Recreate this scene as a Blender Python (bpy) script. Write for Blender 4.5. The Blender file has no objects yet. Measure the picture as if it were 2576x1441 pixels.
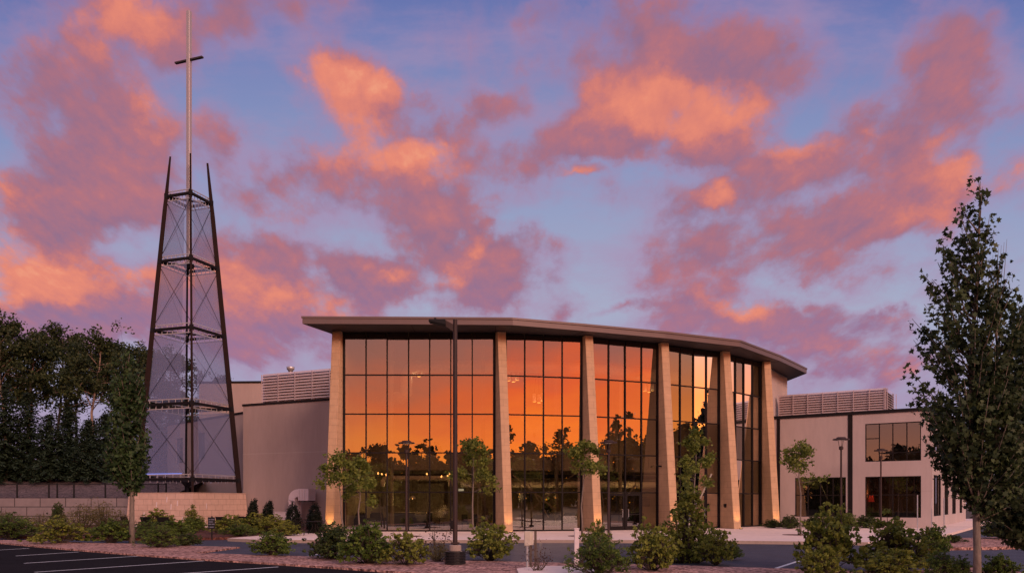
import bpy, bmesh, math, random
import numpy as np
from mathutils import Vector, Matrix

sc = bpy.context.scene
R = math.radians
EYE = 1.85
FPX, CX, HY = 1982.0, 1288.0, 1260.0      # survey constants of the photograph (2576 px wide grid)

# ------------------------------------------------------------------ camera
cam_d = bpy.data.cameras.new('camera')
cam = bpy.data.objects.new('camera', cam_d)
sc.collection.objects.link(cam)
cam.location = (0, 0, EYE)
cam.rotation_euler = (R(90), 0, 0)
cam_d.sensor_width = 36
cam_d.lens = 36 * FPX / 2576
cam_d.shift_y = (HY - 719.5) / 2576
cam_d.clip_end = 3000
sc.camera = cam
sc.render.resolution_x, sc.render.resolution_y = 1024, 572
sc.view_settings.view_transform = 'Standard'
sc.view_settings.look = 'None'
sc.view_settings.gamma = 1
sc.view_settings.exposure = 0

def s2l(c):
    out = []
    for v in c:
        v = v / 255
        out.append(v / 12.92 if v <= .04045 else ((v + .055) / 1.055) ** 2.4)
    return tuple(out)

# ------------------------------------------------------------------ sky
SUN_AZ = 29.0          # degrees to the right of straight behind the camera
SUN_EL = 21.0
sun_h = (math.sin(R(SUN_AZ)), -math.cos(R(SUN_AZ)))

CLOUDS = [
 (170,120,260,130,10,1),(60,230,130,110,0,1),(420,90,170,110,0,1),(600,70,120,80,0,.5),(720,40,170,60,0,.5),
 (230,330,170,110,30,1),(300,450,230,150,10,1),(110,545,150,60,0,1),(170,480,150,90,0,.9),(400,540,60,60,0,.5),
 (545,330,60,60,0,.45),(570,480,50,90,0,.45),(20,470,50,60,0,1),
 (70,690,150,85,0,1.5),(230,750,260,80,5,1.4),(450,790,330,80,5,1.4),(700,800,300,65,-8,1.3),(650,880,260,60,0,.85),(150,820,260,60,0,1.0),
 (830,215,95,75,0,1),(900,320,130,120,0,1),(985,240,80,60,-20,.65),(860,420,130,80,0,1),(1020,420,150,90,0,1),
 (960,540,200,80,-10,.9),(740,530,100,55,0,.65),(1130,545,100,55,0,.75),(1000,330,100,70,0,.6),
 (1185,285,50,35,0,.7),(1290,310,110,50,0,.6),(1335,470,110,50,-20,.75),(1250,420,100,50,0,.5),
 (1205,600,32,30,0,1),(1150,690,60,62,0,1.0),(1310,690,105,44,0,1.0),(970,695,75,52,0,1.0),(850,680,140,50,0,.95),(1290,640,80,30,0,.8),(1100,620,80,30,0,.7),(760,640,90,40,0,.7),
 (1250,740,65,42,0,.8),(1400,770,65,32,0,.8),(640,650,90,50,0,.8),(560,600,60,50,0,.6),(700,470,80,50,0,.7),
 (1390,140,110,100,0,.95),(1560,160,180,120,0,1),(1700,70,200,80,0,.85),(1660,280,210,110,5,1.4),(1760,290,130,80,0,1.0),(1610,330,160,70,0,.8),(1560,370,220,60,10,1),
 (1800,160,160,80,0,.85),(1420,385,90,40,0,.6),(1970,210,130,70,0,.55),(1950,110,100,60,0,.45),(1450,20,120,40,0,.5),
 (1930,400,170,60,-5,1),(1840,440,140,60,0,.75),(1990,480,120,80,50,.95),(1700,520,170,60,0,.85),(1800,600,170,70,20,1),
 (1720,640,120,60,0,.75),(1950,640,140,60,0,.85),(2080,610,90,50,0,.65),(1660,740,50,40,0,.55),(1850,705,150,40,0,.65),
 (1490,460,40,12,0,.9),(1802,500,45,28,0,1.1),
 (2250,420,170,100,0,1),(2180,320,90,50,0,.75),(2330,230,160,110,0,.9),(2440,130,130,110,0,.85),(2370,60,140,60,0,.6),
 (2480,260,100,60,0,.65),(2370,380,100,70,0,1),(2230,540,190,60,15,1),(2130,570,100,40,0,.8),(2390,480,80,70,0,.9),
 (2560,450,50,60,0,1),(2200,690,70,40,0,.7),(2330,570,110,50,0,.7),(2090,120,80,60,0,.45),(2120,300,90,60,0,.4),
 (1850,810,110,45,0,1),(2000,840,220,50,0,1),(2150,835,120,40,0,.75),(2235,828,60,24,0,.9),(2110,905,120,40,0,.75),
 (2290,930,110,50,0,.8),(1580,815,70,14,0,.9),(1760,885,150,50,0,.65),(2000,960,220,60,0,.6),
]
LITS = [
 (350,40,120,65,1),(350,225,60,40,.8),(360,320,120,60,.5),(100,60,90,40,.35),(20,470,50,60,.9),(60,665,140,60,1.3),
 (250,705,260,50,.8),(560,735,220,50,.75),(850,780,190,32,.7),(820,200,90,60,.9),(900,300,120,85,.95),(850,400,110,80,.65),
 (1010,378,70,30,1.3),(1065,425,90,40,.8),(965,200,50,40,.7),(1205,600,34,30,.9),(1140,665,34,26,.9),(975,668,45,20,.8),
 (1650,270,210,95,.8),(1760,275,150,70,.9),(1600,200,130,60,.4),(1485,460,45,14,.9),(1802,500,48,30,1.1),(2000,368,100,25,.7),
 (1960,420,100,50,.4),(2380,350,90,45,.7),(2430,420,60,50,.7),(2340,530,100,50,.75),(2180,312,40,20,.5),(2560,440,50,55,.8),
 (1870,790,80,25,.85),(2240,820,55,16,.8),(2120,890,80,20,.55),(1570,812,60,12,.5),(740,545,60,60,.45),(2290,925,90,30,.45),
 (2250,420,120,60,.3),(1520,60,60,40,.3),(170,130,160,70,.25),
]

def build_world():
    w = bpy.data.worlds.new('World')
    sc.world = w
    w.use_nodes = True
    nt = w.node_tree
    nt.nodes.clear()
    L = nt.links.new
    def nd(t, ins=None, **kw):
        n = nt.nodes.new(t)
        for k, v in kw.items():
            setattr(n, k, v)
        for k, v in (ins or {}).items():
            if hasattr(v, 'is_linked') or isinstance(v, bpy.types.NodeSocket):
                L(v, n.inputs[k])
            else:
                n.inputs[k].default_value = v
        return n
    def M(op, a, b=0.0, c=0.0, clamp=False):
        n = nd('ShaderNodeMath', {0: a, 1: b, 2: c}, operation=op)
        n.use_clamp = clamp
        return n.outputs[0]
    def VM(op, a, b=(0, 0, 0), s=None):
        n = nd('ShaderNodeVectorMath', {0: a, 1: b}, operation=op)
        if s is not None:
            if isinstance(s, bpy.types.NodeSocket): L(s, n.inputs['Scale'])
            else: n.inputs['Scale'].default_value = s
        return n
    def smooth(x, a, b, o0=0.0, o1=1.0):
        n = nd('ShaderNodeMapRange', {'Value': x, 'From Min': a, 'From Max': b, 'To Min': o0, 'To Max': o1},
               interpolation_type='SMOOTHSTEP')
        return n.outputs[0]
    def ramp(x, stops):
        n = nd('ShaderNodeValToRGB', {0: x})
        cr = n.color_ramp
        while len(cr.elements) < len(stops):
            cr.elements.new(.5)
        for e, (p, c) in zip(cr.elements, stops):
            e.position = p
            e.color = (*c, 1)
        return n.outputs[0]
    def mix(f, a, b, mode='MIX'):
        n = nd('ShaderNodeMix', {0: f, 6: a, 7: b}, data_type='RGBA', blend_type=mode)
        return n.outputs[2]
    d = nd('ShaderNodeTexCoord').outputs['Generated']
    sep = nd('ShaderNodeSeparateXYZ', {0: d})
    x, y, z = sep.outputs
    yy = M('MAXIMUM', y, .08)
    u, v = M('DIVIDE', x, yy), M('DIVIDE', z, yy)
    P = nd('ShaderNodeCombineXYZ', {0: u, 1: v, 2: 0.0}).outputs[0]
    def noise(vec, scale, detail, rough=.55, off=(0, 0, 0), lac=2.0):
        vv = VM('ADD', vec, off).outputs[0]
        n = nd('ShaderNodeTexNoise', {'Vector': vv, 'Scale': scale, 'Detail': detail, 'Roughness': rough, 'Lacunarity': lac})
        return n
    n1 = noise(P, 5.0, 2, .5, (3, 1, 7)).outputs['Color']
    n2 = noise(P, 17, 5, .6, (13, 4, 2)).outputs['Color']
    w1 = VM('SCALE', VM('SUBTRACT', n1, (.5, .5, .5)).outputs[0], s=.11).outputs[0]
    w2 = VM('SCALE', VM('SUBTRACT', n2, (.5, .5, .5)).outputs[0], s=.07).outputs[0]
    Pw = VM('ADD', VM('ADD', P, w1).outputs[0], w2).outputs[0]
    Pw = VM('MULTIPLY', Pw, (1, 1, 0)).outputs[0]
    def blobs(lst, vec, k0, has_rot):
        acc = None
        for b in lst:
            if has_rot and 590 < b[1] < 790 and 590 < b[0] < 1500: b = (*b[:5], b[5] * 1.3)
            k = k0 * (1.0 + max(0.0, 130 - math.sqrt(b[2] * b[3])) / 330)
            if has_rot: cx, cy, rx, ry, rot, wt = b
            else: (cx, cy, rx, ry, wt), rot = b, 0
            mp = nd('ShaderNodeMapping', {'Vector': vec, 'Location': ((cx - CX) / FPX, (HY - cy) / FPX, 0),
                    'Rotation': (0, 0, R(rot)), 'Scale': (rx * k / FPX, ry * k / FPX, 1)}, vector_type='TEXTURE')
            g = nd('ShaderNodeTexGradient', {0: mp.outputs[0]}, gradient_type='SPHERICAL').outputs['Fac']
            acc = M('MULTIPLY', g, wt) if acc is None else M('MULTIPLY_ADD', g, wt, acc)
        return acc
    D0 = blobs(CLOUDS, Pw, 1.5, True)
    D0 = M('DIVIDE', D0, M('MULTIPLY_ADD', D0, .62, 1.0))
    vq = M('DIVIDE', 1.0, M('ADD', v, .38))
    Ps = nd('ShaderNodeCombineXYZ', {0: M('MULTIPLY', M('MULTIPLY', u, vq), .85), 1: M('MULTIPLY', vq, -.62), 2: 0.0}).outputs[0]
    fb = noise(Ps, 9, 12, .60, (1, 5, 3)).outputs['Fac']
    fb2 = noise(Ps, 9, 12, .60, (1 + .004, 5 + .016, 3)).outputs['Fac']
    fb3 = noise(P, 7, 4, .5, (4, 2, 9)).outputs['Fac']
    D = M('ADD', D0, M('MULTIPLY', M('SUBTRACT', fb, .5), 1.9))
    D = M('ADD', D, M('MULTIPLY', M('SUBTRACT', fb3, .5), 1.05))
    cover = M('MULTIPLY', smooth(D, .29, .73), .95)
    halo = smooth(D, -.02, .46, 0, .42)
    emb = M('SUBTRACT', fb, fb2)
    fb4 = noise(VM('ADD', P, w2).outputs[0], 15, 9, .62, (7, 3, 1)).outputs['Fac']
    Lb = blobs(LITS, Pw, 1.5, False)
    Lb = smooth(M('ADD', M('MULTIPLY', Lb, .85), M('MULTIPLY', M('SUBTRACT', fb4, .5), 1.1)), -.02, 1.0)
    Lit = M('ADD', M('ADD', .225, M('MULTIPLY', Lb, .57)), M('MULTIPLY', emb, 1.0))
    Lit = M('ADD', Lit, M('ADD', M('MULTIPLY', M('SUBTRACT', fb3, .5), .40), M('MULTIPLY', M('SUBTRACT', fb, .5), .22)))
    c_cloud = ramp(Lit, [(0, s2l((130, 104, 140))), (.16, s2l((152, 109, 134))), (.36, s2l((180, 113, 123))),
                         (.58, s2l((212, 124, 112))), (.82, s2l((234, 138, 112))), (1, s2l((248, 168, 128)))])
    # lower clouds are more violet
    low = smooth(v, .34, .12)
    c_low = mix(M('MULTIPLY', low, M('SUBTRACT', 1.0, M('MULTIPLY', Lit, 1.3, clamp=True), clamp=True)), c_cloud, (*s2l((146, 116, 158)), 1))
    base = ramp(M('DIVIDE', v, .7), [(0, s2l((172, 150, 176))), (.18, s2l((164, 156, 186))), (.35, s2l((166, 172, 198))),
                                     (.6, s2l((140, 152, 192))), (.85, s2l((114, 126, 180))), (1, s2l((80, 100, 164)))])
    # thin pink veil
    vn = noise(VM('MULTIPLY', P, (1, 2.6, 1)).outputs[0], 4.2, 6, .6, (9, 2, 5)).outputs['Fac']
    veil = smooth(vn, .42, .72, 0, .55)
    base = mix(veil, base, (*s2l((172, 142, 176)), 1))
    base = mix(halo, base, (*s2l((170, 130, 164)), 1))
    front = mix(cover, base, c_low)
    # ---- the sunset half of the sky, behind the camera
    s = nd('ShaderNodeVectorMath', {0: d, 1: (sun_h[0], sun_h[1], 0)}, operation='DOT_PRODUCT').outputs['Value']
    zz = M('MAXIMUM', z, 0.0)
    bn = noise(VM('MULTIPLY', d, (1, 1, 3.6)).outputs[0], 5.0, 6, .55, (2, 8, 1)).outputs['Fac']
    zz2 = M('ADD', zz, M('MULTIPLY', M('SUBTRACT', bn, .5), .20))
    glow = ramp(zz2, [(0, (3.0, .92, .05)), (.06, (2.9, .58, .05)), (.13, (2.4, .34, .085)), (.20, (1.25, .33, .22)), (.28, (.70, .32, .30)),
                      (.36, (.60, .29, .30)), (.6, (.58, .42, .48)), (1, (.60, .48, .58))])
    pale = ramp(zz, [(0, (2.3, .80, .07)), (.07, (2.1, .62, .08)), (.13, (1.5, .46, .13)), (.20, (.74, .48, .40)), (.5, (.55, .46, .50)), (1, (.60, .48, .58))])
    left = ramp(zz, [(0, (1.15, .38, .12)), (.12, (.50, .28, .30)), (.3, (.48, .32, .36)), (.6, (.50, .38, .46)), (1, (.60, .48, .58))])
    pale = mix(smooth(x, -.5, .1), left, pale)
    back = mix(smooth(s, .60, 1.0), pale, glow)
    sky = mix(smooth(y, .12, .5), back, front)
    # below the horizon: dim ground tone
    sky = mix(smooth(z, -.03, 0.0), (.10, .08, .09, 1), sky)
    bg = nd('ShaderNodeBackground', {'Color': sky, 'Strength': 1.0})
    st = nd('ShaderNodeTexSky', sky_type='NISHITA')
    st.sun_disc = False
    st.sun_elevation = R(SUN_EL)
    st.sun_rotation = R(180 - SUN_AZ)
    bg2 = nd('ShaderNodeBackground', {'Color': st.outputs[0], 'Strength': .0012})
    add = nd('ShaderNodeAddShader')
    L(bg.outputs[0], add.inputs[0]); L(bg2.outputs[0], add.inputs[1])
    out = nd('ShaderNodeOutputWorld')
    L(add.outputs[0], out.inputs[0])
    w.cycles.sampling_method = 'MANUAL'
    w.cycles.sample_map_resolution = 512
build_world()

sun_d = bpy.data.lights.new('sun', 'SUN')
sun_d.energy = 2.5
sun_d.angle = R(16)
sun_d.color = (1.0, .58, .44)
sun = bpy.data.objects.new('sun', sun_d)
sc.collection.objects.link(sun)
sv = Vector((sun_h[0] * math.cos(R(SUN_EL)), sun_h[1] * math.cos(R(SUN_EL)), math.sin(R(SUN_EL))))
sun.rotation_euler = sv.to_track_quat('Z', 'Y').to_euler()
sun.location = sv * 60

# ------------------------------------------------------------------ helpers
COL = sc.collection
def obj_from(me, name, parent=None, m=None):
    o = bpy.data.objects.new(name, me)
    COL.objects.link(o)
    if m is not None: me.materials.append(m)
    if parent is not None: o.parent = parent
    return o
def tag(o, label=None, cat=None, group=None, kind=None):
    if label: o['label'] = label
    if cat: o['category'] = cat
    if group: o['group'] = group
    if kind: o['kind'] = kind
    return o
def thing(name, label, cat, loc=(0, 0, 0), rz=0, group=None):
    o = bpy.data.objects.new(name, None)
    COL.objects.link(o)
    o.empty_display_size = .2
    o.location = loc
    o.rotation_euler = (0, 0, rz)
    return tag(o, label, cat, group)

class MB:
    """collects shapes; build() links them as one mesh with metre UVs"""
    def __init__(self): self.v, self.f = [], []
    def add(self, vs, fs):
        b = len(self.v)
        self.v += [tuple(p) for p in vs]
        self.f += [tuple(i + b for i in f) for f in fs]
        return self
    def hexa(self, p):   # 8 points: bottom 4 ccw, top 4 ccw
        return self.add(p, [(3, 2, 1, 0), (4, 5, 6, 7), (0, 1, 5, 4), (1, 2, 6, 5), (2, 3, 7, 6), (3, 0, 4, 7)])
    def box(self, c, s, rz=0.0):
        ca, sa = math.cos(rz), math.sin(rz)
        pts = []
        for dz in (-.5, .5):
            for dx, dy in ((-.5, -.5), (.5, -.5), (.5, .5), (-.5, .5)):
                x, y = dx * s[0], dy * s[1]
                pts.append((c[0] + x * ca - y * sa, c[1] + x * sa + y * ca, c[2] + dz * s[2]))
        return self.hexa(pts)
    def prism(self, poly, z0, z1):
        n = len(poly)
        a = sum(poly[i][0] * poly[(i + 1) % n][1] - poly[(i + 1) % n][0] * poly[i][1] for i in range(n))
        if a < 0: poly = poly[::-1]
        vs = [(x, y, z0) for x, y in poly] + [(x, y, z1) for x, y in poly]
        fs = [tuple(range(n - 1, -1, -1)), tuple(range(n, 2 * n))]
        fs += [(i, (i + 1) % n, n + (i + 1) % n, n + i) for i in range(n)]
        return self.add(vs, fs)
    def sheet(self, poly, z):
        n = len(poly)
        a = sum(poly[i][0] * poly[(i + 1) % n][1] - poly[(i + 1) % n][0] * poly[i][1] for i in range(n))
        if a < 0: poly = poly[::-1]
        return self.add([(x, y, z) for x, y in poly], [tuple(range(n))])
    def tube(self, pts, rad, n=8, caps=True):
        pts = [Vector(p) for p in pts]
        if not hasattr(rad, '__len__'): rad = [rad] * len(pts)
        vs, fs = [], []
        up0 = None
        for i, p in enumerate(pts):
            t = (pts[min(i + 1, len(pts) - 1)] - pts[max(i - 1, 0)]).normalized()
            if up0 is None:
                up0 = Vector((0, 0, 1)) if abs(t.z) < .9 else Vector((1, 0, 0))
            a = t.cross(up0).normalized()
            b = a.cross(t).normalized()
            up0 = b
            for k in range(n):
                th = 2 * math.pi * k / n
                vs.append(p + (a * math.cos(th) + b * math.sin(th)) * rad[i])
        for i in range(len(pts) - 1):
            for k in range(n):
                k2 = (k + 1) % n
                fs.append((i * n + k, i * n + k2, (i + 1) * n + k2, (i + 1) * n + k))
        if caps:
            fs.append(tuple(range(n - 1, -1, -1)))
            m = (len(pts) - 1) * n
            fs.append(tuple(m + k for k in range(n)))
        return self.add(vs, fs)
    def bar(self, p0, p1, w, h, up=(0, 0, 1)):
        p0, p1 = Vector(p0), Vector(p1)
        t = (p1 - p0).normalized()
        up = Vector(up)
        if abs(t.dot(up)) > .97: up = Vector((0, 1, 0))
        a = t.cross(up).normalized() * w / 2
        b = a.normalized().cross(t).normalized() * h / 2
        ps = []
        for p in (p0, p1):
            ps += [p - a - b, p + a - b, p + a + b, p - a + b]
        return self.hexa(ps)
    def lathe(self, prof, n=20, c=(0, 0, 0)):
        vs, fs = [], []
        for r, z in prof:
            for k in range(n):
                th = 2 * math.pi * k / n
                vs.append((c[0] + r * math.cos(th), c[1] + r * math.sin(th), c[2] + z))
        for i in range(len(prof) - 1):
            for k in range(n):
                k2 = (k + 1) % n
                fs.append((i * n + k, i * n + k2, (i + 1) * n + k2, (i + 1) * n + k))
        fs.append(tuple(range(n - 1, -1, -1)))
        fs.append(tuple((len(prof) - 1) * n + k for k in range(n)))
        return self.add(vs, fs)
    def build(self, name, m=None, parent=None, smooth=False, bevel=0, bv_seg=1):
        me = bpy.data.meshes.new(name)
        me.from_pydata(self.v, [], self.f)
        bm = bmesh.new()
        bm.from_mesh(me)
        bmesh.ops.recalc_face_normals(bm, faces=bm.faces)
        if bevel:
            bmesh.ops.bevel(bm, geom=[e for e in bm.edges if len(e.link_faces) == 2 and e.calc_face_angle(0) > .5],
                            offset=bevel, segments=bv_seg, affect='EDGES', clamp_overlap=True)
        uv = bm.loops.layers.uv.new('UVMap')
        for f in bm.faces:
            nn = f.normal
            if abs(nn.z) > .75:
                for l in f.loops: l[uv].uv = (l.vert.co.x, l.vert.co.y)
            else:
                h = Vector((-nn.y, nn.x, 0)).normalized()
                for l in f.loops: l[uv].uv = (l.vert.co.dot(h), l.vert.co.z)
            if smooth: f.smooth = True
        bm.to_mesh(me)
        bm.free()
        return obj_from(me, name, parent, m)

# pixel (2576 wide grid) -> place, given a distance, a level or a wall plane
def at(px, py, Y): return Vector(((px - CX) / FPX * Y, Y, EYE + (HY - py) / FPX * Y))
def G(px, py, z=0.0):
    Y = (EYE - z) * FPX / (py - HY)
    return ((px - CX) / FPX * Y, Y)
def hz(py, Y): return EYE + (HY - py) / FPX * Y
class Wall:
    def __init__(self, A, B):
        self.A, self.B = Vector((A[0], A[1])), Vector((B[0], B[1]))
        self.len = (self.B - self.A).length
        self.t = (self.B - self.A) / self.len
        self.n = Vector((self.t.y, -self.t.x))         # outward (towards camera when A is left of B)
        self.ang = math.atan2(self.t.y, self.t.x)
    def hit(self, px, py=None):
        k = (px - CX) / FPX
        # (A.x + t.x u) = k (A.y + t.y u)
        u = (k * self.A.y - self.A.x) / (self.t.x - k * self.t.y)
        if py is None: return u
        Y = self.A.y + self.t.y * u
        return u, hz(py, Y)
    def p(self, u, z, off=0.0):
        q = self.A + self.t * u + self.n * off
        return (q.x, q.y, z)
    def q(self, u, off=0.0):
        q = self.A + self.t * u + self.n * off
        return (q.x, q.y)
    def block(self, mb, u0, u1, z0, z1, o0, o1):
        lo = [self.p(u0, z0, o1), self.p(u1, z0, o1), self.p(u1, z0, o0), self.p(u0, z0, o0)]
        hi = [self.p(u0, z1, o1), self.p(u1, z1, o1), self.p(u1, z1, o0), self.p(u0, z1, o0)]
        return mb.hexa(lo + hi)

def holed_wall(w, u0, u1, z0, z1, holes, thick=.3):
    """front and back faces with real openings and reveals"""
    us = sorted({u0, u1, *[h[0] for h in holes], *[h[1] for h in holes]})
    zs = sorted({z0, z1, *[h[2] for h in holes], *[h[3] for h in holes]})
    us = [u for u in us if u0 <= u <= u1]; zs = [z for z in zs if z0 <= z <= z1]
    mb = MB()
    def solid(i, j):
        if i < 0 or j < 0 or i >= len(us) - 1 or j >= len(zs) - 1: return False
        cu, cz = (us[i] + us[i + 1]) / 2, (zs[j] + zs[j + 1]) / 2
        return not any(h[0] < cu < h[1] and h[2] < cz < h[3] for h in holes)
    def quad(a, b, c, d): mb.add([a, b, c, d], [(0, 1, 2, 3)])
    for i in range(len(us) - 1):
        for j in range(len(zs) - 1):
            if not solid(i, j): continue
            a, b, c, d = us[i], us[i + 1], zs[j], zs[j + 1]
            quad(w.p(a, c), w.p(b, c), w.p(b, d), w.p(a, d))
            quad(w.p(b, c, -thick), w.p(a, c, -thick), w.p(a, d, -thick), w.p(b, d, -thick))
            if not solid(i - 1, j): quad(w.p(a, c, -thick), w.p(a, c), w.p(a, d), w.p(a, d, -thick))
            if not solid(i + 1, j): quad(w.p(b, c), w.p(b, c, -thick), w.p(b, d, -thick), w.p(b, d))
            if not solid(i, j - 1): quad(w.p(a, c, -thick), w.p(b, c, -thick), w.p(b, c), w.p(a, c))
            if not solid(i, j + 1): quad(w.p(a, d), w.p(b, d), w.p(b, d, -thick), w.p(a, d, -thick))
    me_v = mb
    # merge so that the normals are consistent
    class _B(MB): pass
    return me_v
def build_merged(mb, name, m, parent=None):
    o = mb.build(name, None, parent)
    bm = bmesh.new(); bm.from_mesh(o.data)
    bmesh.ops.remove_doubles(bm, verts=bm.verts, dist=.0005)
    bmesh.ops.recalc_face_normals(bm, faces=bm.faces)
    bm.to_mesh(o.data); bm.free()
    o.data.materials.append(m)
    return o

# ------------------------------------------------------------------ materials
def new_mat(name):
    m = bpy.data.materials.new(name)
    m.use_nodes = True
    nt = m.node_tree
    return m, nt, nt.nodes['Principled BSDF'], nt.nodes['Material Output']
def mat(name, col, rough=.6, metal=0.0, var=.12, scale=6.0, bump=0.0, bscale=40.0, spec=.5, coords='Object', stretch=(1, 1, 1), large=0.0):
    m, nt, b, out = new_mat(name)
    L = nt.links.new
    tc = nt.nodes.new('ShaderNodeTexCoord')
    mp = nt.nodes.new('ShaderNodeMapping'); mp.inputs['Scale'].default_value = stretch
    L(tc.outputs[coords], mp.inputs[0])
    nz = nt.nodes.new('ShaderNodeTexNoise')
    nz.inputs['Scale'].default_value = scale; nz.inputs['Detail'].default_value = 6; nz.inputs['Roughness'].default_value = .62
    L(mp.outputs[0], nz.inputs['Vector'])
    mr = nt.nodes.new('ShaderNodeMapRange')
    mr.inputs['From Min'].default_value = .3; mr.inputs['From Max'].default_value = .7
    mr.inputs['To Min'].default_value = 1 - var; mr.inputs['To Max'].default_value = 1 + var
    L(nz.outputs['Fac'], mr.inputs['Value'])
    src = mr.outputs[0]
    if large:
        n2 = nt.nodes.new('ShaderNodeTexNoise'); n2.inputs['Scale'].default_value = .35; n2.inputs['Detail'].default_value = 3
        L(mp.outputs[0], n2.inputs['Vector'])
        m2 = nt.nodes.new('ShaderNodeMapRange')
        m2.inputs['From Min'].default_value = .3; m2.inputs['From Max'].default_value = .7
        m2.inputs['To Min'].default_value = 1 - large; m2.inputs['To Max'].default_value = 1 + large
        L(n2.outputs['Fac'], m2.inputs['Value'])
        mm = nt.nodes.new('ShaderNodeMath'); mm.operation = 'MULTIPLY'
        L(src, mm.inputs[0]); L(m2.outputs[0], mm.inputs[1]); src = mm.outputs[0]
    vm = nt.nodes.new('ShaderNodeVectorMath'); vm.operation = 'SCALE'
    vm.inputs[0].default_value = col
    L(src, vm.inputs['Scale'])
    L(vm.outputs[0], b.inputs['Base Color'])
    b.inputs['Roughness'].default_value = rough
    b.inputs['Metallic'].default_value = metal
    b.inputs['Specular IOR Level'].default_value = spec
    if bump:
        bz = nt.nodes.new('ShaderNodeTexNoise'); bz.inputs['Scale'].default_value = bscale; bz.inputs['Detail'].default_value = 5
        L(mp.outputs[0], bz.inputs['Vector'])
        bp = nt.nodes.new('ShaderNodeBump'); bp.inputs['Strength'].default_value = bump; bp.inputs['Distance'].default_value = .02
        L(bz.outputs['Fac'], bp.inputs['Height']); L(bp.outputs[0], b.inputs['Normal'])
    return m
def masonry(name, c1, c2, mortar, bw, bh, mort=.012, rough=.8, offset=.5, bump=.4):
    m, nt, b, out = new_mat(name)
    L = nt.links.new
    tc = nt.nodes.new('ShaderNodeTexCoord')
    br = nt.nodes.new('ShaderNodeTexBrick')
    br.offset = offset
    for k, v in (('Color1', (*c1, 1)), ('Color2', (*c2, 1)), ('Mortar', (*mortar, 1)), ('Scale', 1.0), ('Mortar Size', mort),
                 ('Mortar Smooth', .3), ('Bias', 0.0), ('Brick Width', bw), ('Row Height', bh)):
        br.inputs[k].default_value = v
    L(tc.outputs['UV'], br.inputs['Vector'])
    nz = nt.nodes.new('ShaderNodeTexNoise'); nz.inputs['Scale'].default_value = 3; nz.inputs['Detail'].default_value = 8
    L(tc.outputs['Object'], nz.inputs['Vector'])
    mr = nt.nodes.new('ShaderNodeMapRange'); mr.inputs['From Min'].default_value = .3; mr.inputs['From Max'].default_value = .7
    mr.inputs['To Min'].default_value = .92; mr.inputs['To Max'].default_value = 1.07
    L(nz.outputs['Fac'], mr.inputs['Value'])
    vm = nt.nodes.new('ShaderNodeVectorMath'); vm.operation = 'SCALE'
    L(br.outputs['Color'], vm.inputs[0]); L(mr.outputs[0], vm.inputs['Scale'])
    L(vm.outputs[0], b.inputs['Base Color'])
    b.inputs['Roughness'].default_value = rough
    b.inputs['Specular IOR Level'].default_value = .3
    ad = nt.nodes.new('ShaderNodeMath'); ad.operation = 'MULTIPLY_ADD'
    ad.inputs[1].default_value = .35
    sub = nt.nodes.new('ShaderNodeMath'); sub.operation = 'SUBTRACT'; sub.inputs[0].default_value = 1
    L(br.outputs['Fac'], sub.inputs[1])
    n3 = nt.nodes.new('ShaderNodeTexNoise'); n3.inputs['Scale'].default_value = 18; n3.inputs['Detail'].default_value = 4
    L(tc.outputs['Object'], n3.inputs['Vector'])
    L(n3.outputs['Fac'], ad.inputs[0]); L(sub.outputs[0], ad.inputs[2])
    bp = nt.nodes.new('ShaderNodeBump'); bp.inputs['Strength'].default_value = bump; bp.inputs['Distance'].default_value = .02
    L(ad.outputs[0], bp.inputs['Height']); L(bp.outputs[0], b.inputs['Normal'])
    return m
def glass_mat(name, refl=.5, tint=(.75, .66, .5), gl=(1, .97, .93)):
    m, nt, b, out = new_mat(name)
    nt.nodes.remove(b)
    L = nt.links.new
    tr = nt.nodes.new('ShaderNodeBsdfTransparent'); tr.inputs[0].default_value = (*tint, 1)
    gg = nt.nodes.new('ShaderNodeBsdfGlossy'); gg.inputs['Color'].default_value = (*gl, 1); gg.inputs['Roughness'].default_value = .004
    tc = nt.nodes.new('ShaderNodeTexCoord')
    nz = nt.nodes.new('ShaderNodeTexNoise'); nz.inputs['Scale'].default_value = .55; nz.inputs['Detail'].default_value = 1
    L(tc.outputs['Object'], nz.inputs['Vector'])
    bp = nt.nodes.new('ShaderNodeBump'); bp.inputs['Strength'].default_value = .05; bp.inputs['Distance'].default_value = .06
    L(nz.outputs['Fac'], bp.inputs['Height']); L(bp.outputs[0], gg.inputs['Normal'])
    fr = nt.nodes.new('ShaderNodeFresnel'); fr.inputs['IOR'].default_value = 1.5
    mr = nt.nodes.new('ShaderNodeMapRange'); mr.inputs['To Min'].default_value = refl - .03; mr.inputs['To Max'].default_value = 1
    L(fr.outputs[0], mr.inputs['Value'])
    mx = nt.nodes.new('ShaderNodeMixShader')
    L(mr.outputs[0], mx.inputs[0]); L(tr.outputs[0], mx.inputs[1]); L(gg.outputs[0], mx.inputs[2])
    L(mx.outputs[0], out.inputs[0])
    return m
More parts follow.
